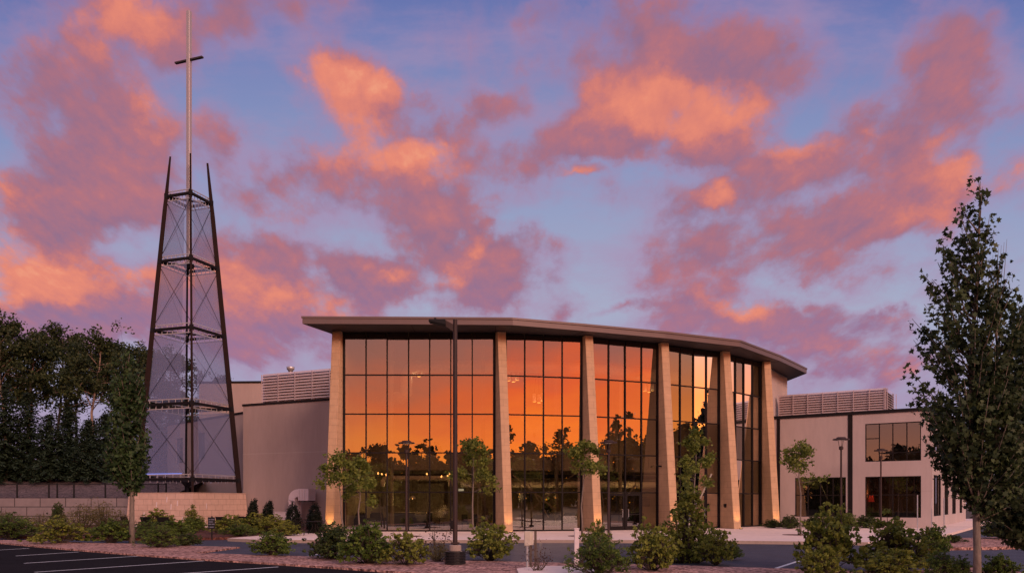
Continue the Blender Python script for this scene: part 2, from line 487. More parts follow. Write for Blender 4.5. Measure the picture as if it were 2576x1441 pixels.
def leaf_mat(name, dark, light, trans=.42, rough=.55):
    m, nt, b, out = new_mat(name)
    nt.nodes.remove(b)
    L = nt.links.new
    at_ = nt.nodes.new('ShaderNodeAttribute'); at_.attribute_name = 'tint'
    rp = nt.nodes.new('ShaderNodeValToRGB')
    rp.color_ramp.elements[0].color = (*dark, 1); rp.color_ramp.elements[1].color = (*light, 1)
    L(at_.outputs['Fac'], rp.inputs[0])
    df = nt.nodes.new('ShaderNodeBsdfPrincipled')
    df.inputs['Roughness'].default_value = rough; df.inputs['Specular IOR Level'].default_value = .25
    L(rp.outputs[0], df.inputs['Base Color'])
    tl = nt.nodes.new('ShaderNodeBsdfTranslucent')
    L(rp.outputs[0], tl.inputs[0])
    mx = nt.nodes.new('ShaderNodeMixShader'); mx.inputs[0].default_value = trans
    L(df.outputs[0], mx.inputs[1]); L(tl.outputs[0], mx.inputs[2]); L(mx.outputs[0], out.inputs[0])
    return m
def emis(name, col, s):
    m, nt, b, out = new_mat(name)
    b.inputs['Emission Color'].default_value = (*col, 1); b.inputs['Emission Strength'].default_value = s
    b.inputs['Base Color'].default_value = (*col, 1)
    return m
def mesh_mat(name, col, alpha, pitch=.16):
    m, nt, b, out = new_mat(name)
    L = nt.links.new
    b.inputs['Base Color'].default_value = (*col, 1); b.inputs['Roughness'].default_value = .5; b.inputs['Metallic'].default_value = .2
    tr = nt.nodes.new('ShaderNodeBsdfTransparent')
    tc = nt.nodes.new('ShaderNodeTexCoord')
    sp = nt.nodes.new('ShaderNodeSeparateXYZ'); L(tc.outputs['UV'], sp.inputs[0])
    w = nt.nodes.new('ShaderNodeMath'); w.operation = 'SINE'
    mu = nt.nodes.new('ShaderNodeMath'); mu.operation = 'MULTIPLY'; mu.inputs[1].default_value = 2 * math.pi / pitch
    L(sp.outputs[0], mu.inputs[0]); L(mu.outputs[0], w.inputs[0])
    mr = nt.nodes.new('ShaderNodeMapRange'); mr.inputs['From Min'].default_value = -1
    mr.inputs['To Min'].default_value = alpha - .02; mr.inputs['To Max'].default_value = alpha + .02
    L(w.outputs[0], mr.inputs['Value'])
    mx = nt.nodes.new('ShaderNodeMixShader')
    L(mr.outputs[0], mx.inputs[0]); L(tr.outputs[0], mx.inputs[1]); L(b.outputs[0], mx.inputs[2]); L(mx.outputs[0], out.inputs[0])
    return m
def ground_mat(name, c1, c2, scale, bump=.5, rough=.9, c3=None, spec=.3):
    """chips or aggregate: two colours over cells plus slow patches"""
    m, nt, b, out = new_mat(name)
    L = nt.links.new
    tc = nt.nodes.new('ShaderNodeTexCoord')
    vo = nt.nodes.new('ShaderNodeTexVoronoi'); vo.inputs['Scale'].default_value = scale
    L(tc.outputs['Object'], vo.inputs['Vector'])
    sp = nt.nodes.new('ShaderNodeSeparateXYZ'); L(vo.outputs['Color'], sp.inputs[0])
    rp = nt.nodes.new('ShaderNodeValToRGB')
    rp.color_ramp.elements[0].color = (*c1, 1); rp.color_ramp.elements[1].color = (*c2, 1)
    L(sp.outputs[0], rp.inputs[0])
    nz = nt.nodes.new('ShaderNodeTexNoise'); nz.inputs['Scale'].default_value = .8; nz.inputs['Detail'].default_value = 7; nz.inputs['Roughness'].default_value = .65
    L(tc.outputs['Object'], nz.inputs['Vector'])
    mr = nt.nodes.new('ShaderNodeMapRange'); mr.inputs['From Min'].default_value = .3; mr.inputs['From Max'].default_value = .7
    mr.inputs['To Min'].default_value = .72; mr.inputs['To Max'].default_value = 1.25
    L(nz.outputs['Fac'], mr.inputs['Value'])
    vm = nt.nodes.new('ShaderNodeVectorMath'); vm.operation = 'SCALE'
    L(rp.outputs[0], vm.inputs[0]); L(mr.outputs[0], vm.inputs['Scale'])
    L(vm.outputs[0], b.inputs['Base Color'])
    b.inputs['Roughness'].default_value = rough
    b.inputs['Specular IOR Level'].default_value = spec
    bp = nt.nodes.new('ShaderNodeBump'); bp.inputs['Strength'].default_value = bump; bp.inputs['Distance'].default_value = .03
    L(vo.outputs['Distance'], bp.inputs['Height']); L(bp.outputs[0], b.inputs['Normal'])
    return m

m_stucco = mat('stucco', (.37, .295, .285), .85, var=.05, scale=4, bump=.12, bscale=60, large=.09, stretch=(1, 1, .22))
m_stucco_w = mat('pale_stucco', (.44, .37, .365), .85, var=.05, scale=4, bump=.1, bscale=60, large=.08, stretch=(1, 1, .22))
m_stone = masonry('stone_block', (.50, .335, .215), (.47, .315, .20), (.31, .205, .14), .82, .405, .008)
m_stone2 = masonry('plinth_block', (.60, .43, .36), (.545, .39, .325), (.30, .20, .17), .82, .405, .012)
m_dark = mat('dark_frame', (.014, .011, .012), .7, 0, .1, spec=.15)
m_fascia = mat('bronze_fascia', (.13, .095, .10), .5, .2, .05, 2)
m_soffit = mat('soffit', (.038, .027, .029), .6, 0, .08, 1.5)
m_roof = mat('roofing', (.12, .11, .11), .8)
m_coping = mat('black_coping', (.014, .012, .014), .75, spec=.15)
m_glass = glass_mat('reflective_glass', .30, (.60, .52, .40))
m_glass2 = glass_mat('dark_glass', .25, (.30, .27, .25))
m_inwall = mat('interior_wall', (.31, .275, .21), .8, var=.06, scale=1.5)
m_infloor = mat('interior_floor', (.14, .09, .06), .4)
m_inbeam = mat('interior_beam', (.30, .27, .22), .7)
m_induct = mat('interior_duct', (.55, .50, .42), .45)
m_steel = mat('tower_steel', (.010, .009, .012), .8, 0, spec=.12, var=.15, scale=8)
m_steel_r = mat('rust_red_steel', (.018, .010, .010), .8, 0, spec=.12, var=.2, scale=6, stretch=(1, 1, .2))
m_mast = mat('pale_mast_metal', (.40, .36, .39), .4, .3, .05)
m_armdark = mat('dark_cross_metal', (.05, .042, .05), .6, 0, spec=.2)
m_galv = mat('galvanised', (.52, .52, .56), .4, .6, .08)
m_mesh = mesh_mat('wire_mesh', (.21, .25, .45), .48)
m_louver = mat('louver_metal', (.58, .48, .50), .5, .3, .06)
m_white = mat('white_paint', (.66, .58, .62), .5, var=.06)
m_duct = mat('painted_duct', (.74, .64, .70), .5, var=.05)
m_black = mat('black_metal', (.010, .010, .012), .65, 0, .1, spec=.2)
m_brown = mat('bronze_pole', (.042, .026, .026), .6, 0, .1, spec=.25)
m_beige = mat('beige_box', (.50, .46, .40), .6)
m_wood = mat('weathered_post', (.10, .075, .06), .8, var=.3, scale=10, stretch=(4, 4, .5))
m_chair = mat('cast_metal_chair', (.016, .012, .012), .65, 0, spec=.2)
m_bark = mat('grey_bark', (.17, .14, .12), .9, var=.35, scale=9, bump=.6, bscale=14, stretch=(2, 2, .5))
m_bark_p = mat('pale_bark', (.26, .19, .16), .9, var=.35, scale=5, bump=.5, bscale=10, stretch=(2, 2, .4))
m_bark_d = mat('dark_bark', (.06, .045, .038), .9, var=.3, scale=6)
m_asphalt = ground_mat('asphalt', (.009, .008, .010), (.017, .015, .018), 40, .3, .95, spec=.06)
m_road = ground_mat('road_asphalt', (.040, .044, .064), (.060, .064, .090), 36, .3, .65, spec=.25)  # bluish sheen of reflected sky is put into the base colour
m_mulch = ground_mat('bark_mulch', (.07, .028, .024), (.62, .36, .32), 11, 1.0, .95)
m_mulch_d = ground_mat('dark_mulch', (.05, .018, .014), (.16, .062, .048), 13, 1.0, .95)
m_conc = mat('concrete', (.74, .60, .57), .8, var=.06, scale=3, bump=.1, bscale=50, large=.06)
m_kerb = mat('kerb_concrete', (.34, .27, .24), .85, var=.12, scale=5)
m_soil = ground_mat('ground_soil', (.05, .035, .028), (.10, .075, .06), 3, .5, .95)
m_slope = ground_mat('gravel_slope', (.05, .038, .045), (.17, .125, .13), 9, .8, .95)
m_paint = mat('road_paint', (.66, .68, .72), .6, var=.35, scale=14)
m_block = masonry('retaining_block', (.23, .20, .215), (.19, .165, .18), (.035, .03, .033), 2.0, .72, .03, bump=1.0)
m_warm = emis('warm_bulb', (1, .45, .14), 5)
m_warm2 = emis('pendant_glow', (1, .55, .14), 1.3)
m_exit = emis('lit_exit_panel', (.75, .8, .7), .7)
m_blue = emis('blue_strip_light', (.16, .30, 1.0), .45)
m_red = emis('red_lamp', (1, .08, .04), .45)
m_cream = mat('frosted_shade', (.75, .70, .62), .5)
m_plastic = mat('black_plastic', (.014, .014, .017), .35, 0, .05, spec=.5)
m_sofa = mat('dark_upholstery', (.03, .024, .026), .8)
m_tv = mat('black_screen', (.01, .01, .012), .2)

lm_shrub = leaf_mat('shrub_leaf', (.045, .085, .016), (.20, .28, .055))
lm_shrub_y = leaf_mat('yellow_green_leaf', (.10, .13, .020), (.34, .37, .075))
lm_shrub_d = leaf_mat('deep_green_leaf', (.026, .050, .016), (.12, .155, .045))
lm_wisp = leaf_mat('olive_leaf', (.08, .080, .028), (.28, .235, .085))
lm_dead = leaf_mat('withered_leaf', (.05, .03, .02), (.13, .07, .05))
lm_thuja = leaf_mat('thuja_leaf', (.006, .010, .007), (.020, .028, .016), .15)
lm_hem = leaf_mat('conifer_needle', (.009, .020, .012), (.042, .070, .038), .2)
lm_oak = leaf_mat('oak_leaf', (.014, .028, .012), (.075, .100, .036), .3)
lm_maple = leaf_mat('maple_leaf', (.014, .028, .015), (.085, .12, .045), .3)
lm_young = leaf_mat('young_tree_leaf', (.070, .105, .018), (.25, .29, .060))
lm_col = leaf_mat('columnar_leaf', (.014, .036, .015), (.070, .125, .040), .3)
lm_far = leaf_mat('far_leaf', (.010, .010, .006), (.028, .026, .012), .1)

# ------------------------------------------------------------------ ground, roads, beds
def struct(mb, name, m):
    return tag(mb.build(name, m), kind='structure')
struct(MB().sheet([(-700, -500), (700, -500), (700, 900), (-700, 900)], -.21), 'ground', m_soil)
struct(MB().sheet([(-90, 12), (110, 12), (110, 90), (36, 90), (-90, 62)], -.15), 'road', m_road)
edge = [G(-700, 1350, -.15), G(-300, 1357, -.15), G(0, 1366.5, -.15), G(133, 1379, -.15), G(333, 1396, -.15), G(500, 1408, -.15), G(667, 1418, -.15),
        G(859, 1431, -.15), G(1000, 1441, -.15), (2, 18.3), (8, 14), (15, 9)]
struct(MB().sheet(edge + [(15, -30), (-90, -30), (-90, 30)], -.145), 'parking_lot', m_asphalt)
upper = [(-700, 1348), (-300, 1353), (80, 1357.5), (230, 1363.5), (340, 1366), (507, 1372), (604, 1374), (560, 1380), (491, 1389), (655, 1394.5),
         (775, 1397.5), (1000, 1404), (1300, 1411.5), (1700, 1420), (2000, 1429.5), (2240, 1437), (2390, 1427), (2530, 1425), (2600, 1448)]
up_w = [G(a, b, -.10) for a, b in upper]
bed = up_w + [(18, 10)] + [(x + .02, y + .05) for x, y in edge[::-1]]
struct(MB().prism(bed, -.2, -.09), 'mulch_bed', m_mulch)
back_bed = [G(-700, 1342, -.1), G(80, 1351, -.1), G(300, 1355.5, -.1), G(507, 1354.5, -.1), G(575, 1351, -.05), G(655, 1345, 0), G(735, 1338.5, 0),
            (-11.2, 47.2), (-11.5, 50.5), (-12.6, 60), (-20, 66), (-27.4, 64), (-27.4, 61.6), (-100, 61.6), (-100, 50)]
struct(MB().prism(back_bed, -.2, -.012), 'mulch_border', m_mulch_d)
pl_front = [G(575, 1351.5), G(655, 1355.2), G(802, 1356), G(1050, 1356), G(1300, 1355.5), G(1600, 1356), G(1889, 1358), G(2053, 1359.6), G(2180, 1361.5)]
pl = pl_front + [G(2300, 1358), G(2357, 1347.5), G(2443, 1325), (52, 84), (48, 86), (29, 60), (0, 60), (-11.7, 51.5), (-11.3, 47.2), G(735, 1338.5), G(655, 1345)]
struct(MB().prism(pl, -.22, 0.0), 'plaza', m_conc)
kb = MB()
for a, b in zip(pl_front[:-1], pl_front[1:]):
    kb.prism([(a[0], a[1] - .005), (b[0], b[1] - .005), (b[0], b[1] - .16), (a[0], a[1] - .16)], -.2, -.004)
struct(kb, 'kerb', m_kerb)
struct(MB().prism([G(2352, 1362), G(2420, 1349), G(2600, 1346), G(2800, 1362), G(2500, 1372), G(2330, 1373.5)], -.2, -.03), 'mulch_island', m_mulch)
struct(MB().prism([G(1300, 1428, -.05), G(1345, 1421, -.05), G(1450, 1421, -.05), G(1510, 1428, -.05), G(1470, 1446, -.05), G(1310, 1450, -.05)], -.2, -.05), 'concrete_pad', m_conc)
hill = [(-160, 62.4, 2.0), (-27.6, 62.4, 2.0), (-27.6, 70, 3.6), (-160, 70, 3.9), (-29, 110, 7), (-160, 110, 8), (-20, 240, 10), (-200, 240, 12)]
struct(MB().add(hill, [(0, 1, 2, 3), (3, 2, 4, 5), (5, 4, 6, 7)]), 'hill', m_slope)
def stripe(a, b, w, z, name):
    a, b = Vector(a), Vector(b)
    t = (b - a).normalized(); n = Vector((-t.y, t.x)) * w / 2
    struct(MB().sheet([tuple(a + n), tuple(b + n), tuple(b - n), tuple(a - n)], z), name, m_paint)
for p, q in (((-60, 1384.5), (73, 1377.5)), ((40, 1396.5), (198, 1386.5)), ((60, 1415), (347, 1397)), ((87, 1437.5), (513, 1409)), ((380, 1446), (700, 1424))):
    stripe(G(*p, -.145), G(*q, -.145), .11, -.140, 'parking_line')
stripe(G(1949, 1428.5, -.15), G(2060, 1393, -.15), .12, -.145, 'road_line')
stripe(G(776, 1397, -.15), G(812, 1390, -.15), .12, -.145, 'road_line')
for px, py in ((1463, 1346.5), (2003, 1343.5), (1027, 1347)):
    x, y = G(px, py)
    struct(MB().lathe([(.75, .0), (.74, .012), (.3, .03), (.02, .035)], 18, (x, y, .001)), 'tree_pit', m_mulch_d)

# ------------------------------------------------------------------ glass hall
SOFF, FTOP = 12.34, 12.76
def px_on(px, Y): return ((px - CX) / FPX * Y, Y)
F = [px_on(865, 48.9), px_on(1245, 49.0), px_on(1464, 50.15), px_on(1655, 52.35), px_on(1811, 55.4), px_on(1914.5, 59.4)]
W_END = (23.3, 66.7)
hall = thing('glass_hall', 'tall curved glass fronted church hall with tapering stone fins and an overhanging roof', 'building', (3, 55, 0))
def part(mb, name, m, parent, **k):
    o = mb.build(name, m, None, **k)
    return put(o, parent)
def put(o, parent):
    o.parent = parent
    bpy.context.view_layer.update()
    o.matrix_parent_inverse = parent.matrix_world.inverted()
    return o
roof_pts = [(-12.4, 46.6), (-6, 46.75), (.05, 46.95), (4.4, 48.55), (9.9, 50.75), (15.5, 53.5), (20.1, 59.0), (24.2, 64.7),
            (24.0, 70), (18, 80), (-9, 80), (-10.4, 58), (-11.35, 49.3)]
rf = MB().prism(roof_pts, SOFF + .02, FTOP - .08)
roof = part(rf, 'roof', m_fascia, hall)
def grow(poly, d):
    c = Vector((sum(p[0] for p in poly) / len(poly), sum(p[1] for p in poly) / len(poly)))
    return [tuple(Vector(p) + (Vector(p) - c).normalized() * d) for p in poly]
put(MB().prism(grow(roof_pts, .07), FTOP - .08, FTOP + .04).build('roof_edge', m_fascia), roof)
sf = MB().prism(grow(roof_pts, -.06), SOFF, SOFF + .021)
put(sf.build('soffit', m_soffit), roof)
for a, b in (((-1, 47.2), (-1, 49)), ((4.4, 48.75), (3.8, 50)), ((9.8, 50.95), (8.9, 52)), ((15.4, 53.7), (14, 55.2)), ((-6, 47), (-6, 48.9)), ((20, 59.1), (18.6, 60))):
    put(MB().bar((*a, SOFF - .004), (*b, SOFF - .004), .035, .012).build('soffit_joint', m_dark), roof)
# fins
FIN = [(863, 48.9, -5, -1), (1245.5, 49.0, 18.5, 1), (1464, 50.15, 18.5, 1), (1655, 52.35, 15, 1), (1810, 55.35, 15.5, 1), (1914, 59.4, 10, 1)]
fin_pts = []
for px, Y, th, sgn in FIN:
    x, y = px_on(px, Y)
    t = Vector((math.cos(R(th)), math.sin(R(th)))) * sgn
    n = Vector((math.sin(R(th)), -math.cos(R(th))))
    r0 = Vector((x, y))
    W = .54
    def ring(p, z):
        a, b = r0 - n * .35, r0 - n * .35 + t * W
        c, d = r0 + n * p + t * W, r0 + n * p
        return [(q.x, q.y, z) for q in ((a, b, c, d) if sgn < 0 else (d, c, b, a))]
    f = MB().hexa(ring(1.9, 0.0) + ring(.5, SOFF - .01))
    part(f, 'stone_column', m_stone, hall, bevel=.02)
    e = r0 + n * 1.9 + t * W * .5
    fin_pts.append((e, n, t))
# glazing bays
ROWS = [.06, 2.44, 4.88, 7.28, 9.70, 12.0]
BAYS = [(0, [921, 974, 1028, 1081, 1134, 1188], (868, 1240)), (1, [1273, 1320, 1367, 1414], (1250, 1460)), (2, [1489, 1530.5, 1572, 1613], (1467, 1652)),
        (3, [1676, 1710, 1743.5, 1776], (1658, 1807)), (4, [1828, 1849, 1870, 1892], (1814, 1911))]
bay_w = []
for k, mull, ends in BAYS:
    w = Wall(F[k], F[k + 1])
    bay_w.append(w)
    fr = MB()
    u0, u1 = w.hit(ends[0]), w.hit(ends[1])
    w.block(fr, -.02, u0, .02, SOFF - .02, -.12, .10)
    w.block(fr, u1, w.len + .02, .02, SOFF - .02, -.12, .10)
    us = [w.hit(p) for p in mull]
    dz = .0
    for u in us:
        w.block(fr, u - .035, u + .035, .03, 12.0, -.10, .085)
    door = {2: (1, 3), 3: (2, 3)}.get(k)
    for j, z in enumerate(ROWS):
        if j == 0: lo, hi = .0, .09
        elif j == 5: lo, hi = 11.97, SOFF - .03
        else: lo, hi = z - .035, z + .035
        if j == 0 and door:
            w.block(fr, u0, us[door[0]] - .036, lo, hi, -.09, .075)
            w.block(fr, us[door[1]] + .036, u1, lo, hi, -.09, .075)
        else:
            edges = [u0] + us + [u1]
            for a, b in zip(edges[:-1], edges[1:]):
                if b - a > .1:
                    w.block(fr, a + (.036 if a != u0 else 0), b - (.036 if b != u1 else 0), lo, hi, -.09, .075)
    bay = part(fr, 'window_bay', m_dark, hall)
    gl = MB()
    z0 = 2.44 if door else .05
    prg = random.Random(k)
    eds = [u0 - .01] + us + [u1 + .01]
    for a, b in zip(eds[:-1], eds[1:]):
        for c, d in zip(ROWS[:-1], ROWS[1:]):
            if c < z0 - .1: continue
            o_ = [prg.uniform(-.008, .008) for _ in range(3)]
            gl.add([w.p(a, c, o_[0]), w.p(b, c, o_[1]), w.p(b, d, o_[1] + o_[2] - o_[0]), w.p(a, d, o_[2])], [(0, 1, 2, 3)])
    if door:
        gl.add([w.p(u0 - .01, .05), w.p(us[door[0]], .05), w.p(us[door[0]], 2.44), w.p(u0 - .01, 2.44)], [(0, 1, 2, 3)])
        gl.add([w.p(us[door[1]], .05), w.p(u1 + .01, .05), w.p(u1 + .01, 2.44), w.p(us[door[1]], 2.44)], [(0, 1, 2, 3)])
    put(gl.build('glass_pane', m_glass), bay)
    if door:
        for i in range(door[0], door[1]):
            a, b = us[i] + .05, us[i + 1] - .05
            dm = MB()
            w.block(dm, a, a + .11, .02, 2.38, -.03, .04); w.block(dm, b - .11, b, .02, 2.38, -.03, .04)
            w.block(dm, a + .11, b - .11, .02, .26, -.028, .038); w.block(dm, a + .11, b - .11, 2.24, 2.38, -.028, .038)
            w.block(dm, a + .11, b - .11, 1.0, 1.06, -.024, .03)
            dr = part(dm, 'door', m_dark, hall)
            put(MB().add([w.p(a + .1, .25), w.p(b - .1, .25), w.p(b - .1, 2.25), w.p(a + .1, 2.25)], [(0, 1, 2, 3)]).build('door_glass', m_glass2), dr)
            hu = b - .17 if i == door[0] else a + .17
            h = MB().tube([w.p(hu, .85, .04), w.p(hu, .85, .10), w.p(hu, 1.35, .10), w.p(hu, 1.35, .04)], .018, 6)
            put(h.build('handle', m_galv), dr)
# upper wall right of the last fin
wu = Wall((18.9, 59.9), W_END)
mb = MB(); wu.block(mb, 1.2, wu.len, 8.50, SOFF - .012, -.3, 0)
wu2 = Wall(W_END, (19.5, 74))
wu2.block(mb, .0, wu2.len, 8.5, SOFF - .012, -.3, -.002)
part(mb, 'upper_wall', m_stucco_w, hall)
mb = MB(); wu.block(mb, .55, 1.19, 2.0, SOFF - .014, -.32, -.02)
part(mb, 'wall_strip', m_stucco, hall)
# interior shell
fl = [(F[0][0], F[0][1] + .13)] + [(p[0], p[1] + .14) for p in F[1:]] + [(20, 72), (-3, 72), (-8, 62), (-10.2, 55)]
part(MB().prism(fl, -.1, .018), 'floor', m_infloor, hall)
bw = MB()
iw = [(-10.3, 49.3), (-9.6, 58.5), (2, 59.5), (9, 62), (16, 68), (19.2, 60.2)]
for a, b in zip(iw[:-1], iw[1:]):
    w_ = Wall(a, b); w_.block(bw, 0, w_.len, .0, SOFF - .02, -.2, 0)
part(bw, 'back_wall', m_inwall, hall)
mz = MB()
mzp = [(-8.7, 52.6), (0, 52.7), (5, 54), (9.8, 56.4), (14, 59.6), (16, 62.5), (9, 62), (2, 59.4), (-9.5, 58.4)]
mz.prism(mzp, 3.95, 4.30)
part(mz, 'mezzanine_floor', m_inbeam, hall)
mzr = MB(); mzb = MB()
for a, b in zip(mzp[:5], mzp[1:6]):
    w_ = Wall(a, b)
    w_.block(mzr, .03, w_.len - .03, 4.302, 4.98, -.12, -.02)
    w_.block(mzb, .03, w_.len - .03, 3.45, 3.70, -.6, -.3)
part(mzr, 'mezzanine_parapet', m_inbeam, hall)
part(mzb, 'floor_beam', m_dark, hall)
part(MB().box((-6, 58.2, 1.6), (2.0, .12, 3.2)), 'inner_door', m_inbeam, hall)
part(MB().box((6.3, 60.4, 1.5), (1.3, .12, 2.9), .3), 'inner_door', m_inbeam, hall)
p = at(963, 1202, 51.6); q = at(1133, 1202, 51.6)
part(MB().tube([(p.x, p.y, 2.85), (p.x, p.y, 3.2), (p.x + .12, p.y, 3.35), (p.x + .3, p.y, 3.40), (q.x - .3, q.y, 3.40), (q.x - .12, q.y, 3.35), (q.x, q.y, 3.2), (q.x, q.y, 2.85)], .16, 10),
     'cream_duct', m_induct, hall, smooth=True)
part(MB().tube([(-3.5, 53.8, 3.1), (5, 55, 3.1), (10, 57.6, 3.1), (15, 61, 3.1)], .28, 12), 'supply_duct', m_induct, hall, smooth=True)
part(MB().tube([(-9, 54, 8.8), (-7.2, 52.4, 8.8), (-7.0, 52.2, 9.0), (-7.0, 52.2, 10.2), (-6.8, 52.2, 10.6), (-6.3, 52.2, 10.8), (1, 52.3, 10.8), (6, 53.6, 10.8), (12, 57, 10.8)], .40, 14),
     'upper_duct', m_induct, hall, smooth=True)
br = MB()
p0, p1 = at(1182, 1150, 50.4), at(1233, 1310, 50.4)
br.bar(p0, p1, .2, .2)
for (a, b) in (((1290, 1193), (1452, 1325)), ((1290, 1318), (1445, 1190)), ((1330, 1215), (1380, 1300)), ((1520, 1325), (1600, 1215)), ((1725, 1330), (1790, 1190))):
    br.bar(at(*a, 52.3), at(*b, 52.3), .09, .09)
for (a, b) in (((1300, 1160), (1375, 1045)), ((1310, 1045), (1385, 1150))):
    br.bar(at(*a, 53.2), at(*b, 53.2), .22, .22)
for px, Y in ((1215, 50.6), (1400, 53), (1560, 54.5), (985, 51)):
    br.tube([(*px_on(px, Y), .02), (*px_on(px, Y), SOFF - .02)], .13, 8)
part(br, 'steel_brace', m_inbeam, hall)
for a_, s_, r_ in ((at(932, 1250, 55), (.42, .1, .62), 0), (at(1322, 1251, 57), (1.0, .08, .6), 0), (at(1624, 1260, 56), (.6, .08, .7), .3)):
    part(MB().box(tuple(a_), s_, r_), 'wall_screen', m_tv, hall)
part(MB().box((at(1160, 1230.5, 53.4)), (.36, .06, .15)), 'exit_panel', m_exit, hall)

def point(name, loc, e, col, rad, parent):
    l = bpy.data.lights.new(name, 'POINT'); l.energy = e * (2.6 if parent.location.x < 18 else 1.2); l.color = col; l.shadow_soft_size = rad
    o = bpy.data.objects.new(name, l); COL.objects.link(o); o.location = loc
    return put(o, parent)
# pendant and ceiling lamps inside the hall
def pendant(px, py, Y, label, top=3.9, glow=True, e=60):
    c = at(px, py, Y)
    t = thing('pendant_lamp', label, 'lamp', (c.x, c.y, c.z - .1), 0, 'lamps hanging inside the glass hall')
    part(MB().lathe([(.05, .22), (.14, .16), (.23, .02), (.22, 0), (.12, .14), (.03, .2)], 16, tuple(c - Vector((0, 0, .1)))), 'lamp_shade', m_cream, t, smooth=True)
    part(MB().lathe([(.02, -.1), (.1, -.06), (.12, 0), (.08, .05), (.01, .08)], 12, tuple(c)), 'bulb', m_warm2, t, smooth=True)
    part(MB().tube([(c.x, c.y, c.z + .1), (c.x, c.y, top)], .012, 5), 'cord', m_black, t)
    point('lamp_light', (c.x, c.y, c.z - .25), e, (1, .66, .30), .12, t)
pendant(1038, 1249.5, 52.5, 'glowing orange pendant lamp low inside the wide left glass bay, behind the lamp post', e=70)
pendant(1308, 1237, 53.2, 'small pendant lamp inside the second glass bay, near the wall screen', e=16)
pendant(1379, 1237, 53.6, 'small pendant lamp inside the second glass bay, beside the next stone fin', e=16)
pendant(1598, 1222, 55.5, 'small pendant lamp inside the hall, above the double glass doors', e=16)
pendant(1765, 1222, 58.5, 'small pendant lamp inside the fourth glass bay, behind the single door', e=14)
def chandelier(px, py, Y, label):
    c = at(px, py, Y)
    t = thing('cluster_lamp', label, 'lamp', (c.x, c.y, c.z - .4), 0, 'cluster lamps hanging high in the hall')
    for dx, dy, dz in ((-.28, 0, 0), (.05, -.12, -.08), (.3, .1, .05)):
        q = c + Vector((dx, dy, dz))
        part(MB().lathe([(.13, -.3), (.13, .25), (.02, .28)], 14, tuple(q)), 'lamp_shade', m_cream, t, smooth=True)
        part(MB().lathe([(.115, -.315), (.115, -.302)], 14, tuple(q)), 'lens', m_warm2, t)
        part(MB().tube([(q.x, q.y, q.z + .28), (c.x, c.y, SOFF - .03)], .01, 5), 'cord', m_black, t)
    point('lamp_light', (c.x, c.y, c.z - .6), 5, (1, .72, .42), .2, t)
chandelier(1053, 932, 52.5, 'cluster of three white cylinder lamps hanging high in the wide left glass bay')
chandelier(1290, 945, 52.6, 'cluster lamp high behind the glass, just right of the second stone fin')
chandelier(1354, 998, 54.5, 'lower cluster lamp behind the middle of the second glass bay')
chandelier(1631, 972, 56.5, 'cluster lamp high behind the right panes of the third glass bay')
chandelier(1784, 985, 59.5, 'cluster lamp high behind the right panes of the fourth glass bay')
def string(name_pts, Y, label):
    pts = [at(a, b, Y) for a, b in name_pts]
    t = thing('string_light', label, 'string lights', tuple(pts[0]), 0, 'string lights under the mezzanine')
    for p_ in pts:
        part(MB().lathe([(.015, -.07), (.05, -.03), (.05, .03), (.02, .07)], 10, tuple(p_)), 'bulb', m_warm, t, smooth=True)
    full = []
    for a, b in zip(pts[:-1], pts[1:]):
        full += [a + Vector((0, 0, .08)), (a + b) / 2 + Vector((0, 0, -.02))]
    part(MB().tube(full + [pts[-1] + Vector((0, 0, .08))], .012, 5), 'cord', m_black, t)
string([(951, 1189), (960.5, 1190.5), (971.5, 1192.5)], 51.0, 'short string of glowing bulbs at the left end of the wide glass bay')
string([(1074, 1190.5), (1110.5, 1197), (1126, 1195), (1131.5, 1191)], 51.0, 'string of glowing bulbs just left of the tall parking light pole')
# starburst ornaments on the wall
for px, py, r_ in ((1106, 1289, .32), (1118, 1280, .34)):
    c = at(px, py, 56)
    mb = MB()
    for k in range(14):
        a = 2 * math.pi * k / 14
        mb.bar((c.x, c.y, c.z), (c.x + r_ * math.cos(a), c.y, c.z + r_ * math.sin(a)), .05, .03)
    lab = 'left, lower wooden starburst ornament behind the wide glass bay' if px < 1110 else 'right, higher wooden starburst ornament behind the wide glass bay'
    tag(mb.build('starburst_ornament', m_cream), lab, 'ornament', 'starburst ornaments')
# uplights at the fins
for i, (e, n, t) in enumerate(fin_pts):
    words = ['first stone fin', 'second stone fin', 'third stone fin', 'fourth stone fin',
             'fifth stone fin, which has a wall box', 'last stone fin by the right wing'][i]
    f = e + n * .42
    th = thing('uplight', 'ground light glowing at the foot of the ' + words, 'uplight', (f.x, f.y, 0), 0, 'uplights at the stone fins')
    part(MB().lathe([(.11, .0), (.11, .05), (.085, .06)], 14, (f.x, f.y, .001)), 'housing', m_black, th)
    part(MB().lathe([(.08, .061), (.03, .075)], 12, (f.x, f.y, .001)), 'lens', m_warm2, th)
    l = bpy.data.lights.new('uplight_lamp', 'SPOT'); l.energy = [130, 70, 95, 80, 80, 70][i]; l.color = (1, .46, .13); l.spot_size = R(64); l.spot_blend = .8; l.shadow_soft_size = .05
    o = bpy.data.objects.new('uplight_lamp', l); COL.objects.link(o)
    o.location = (f.x, f.y, .1)
    aim = Vector((-n.x * .42, -n.y * .42, 1)).normalized()
    o.rotation_euler = (-aim).to_track_quat('-Z', 'Y').to_euler()
    o.rotation_euler = aim.to_track_quat('-Z', 'Y').to_euler()
    put(o, th)
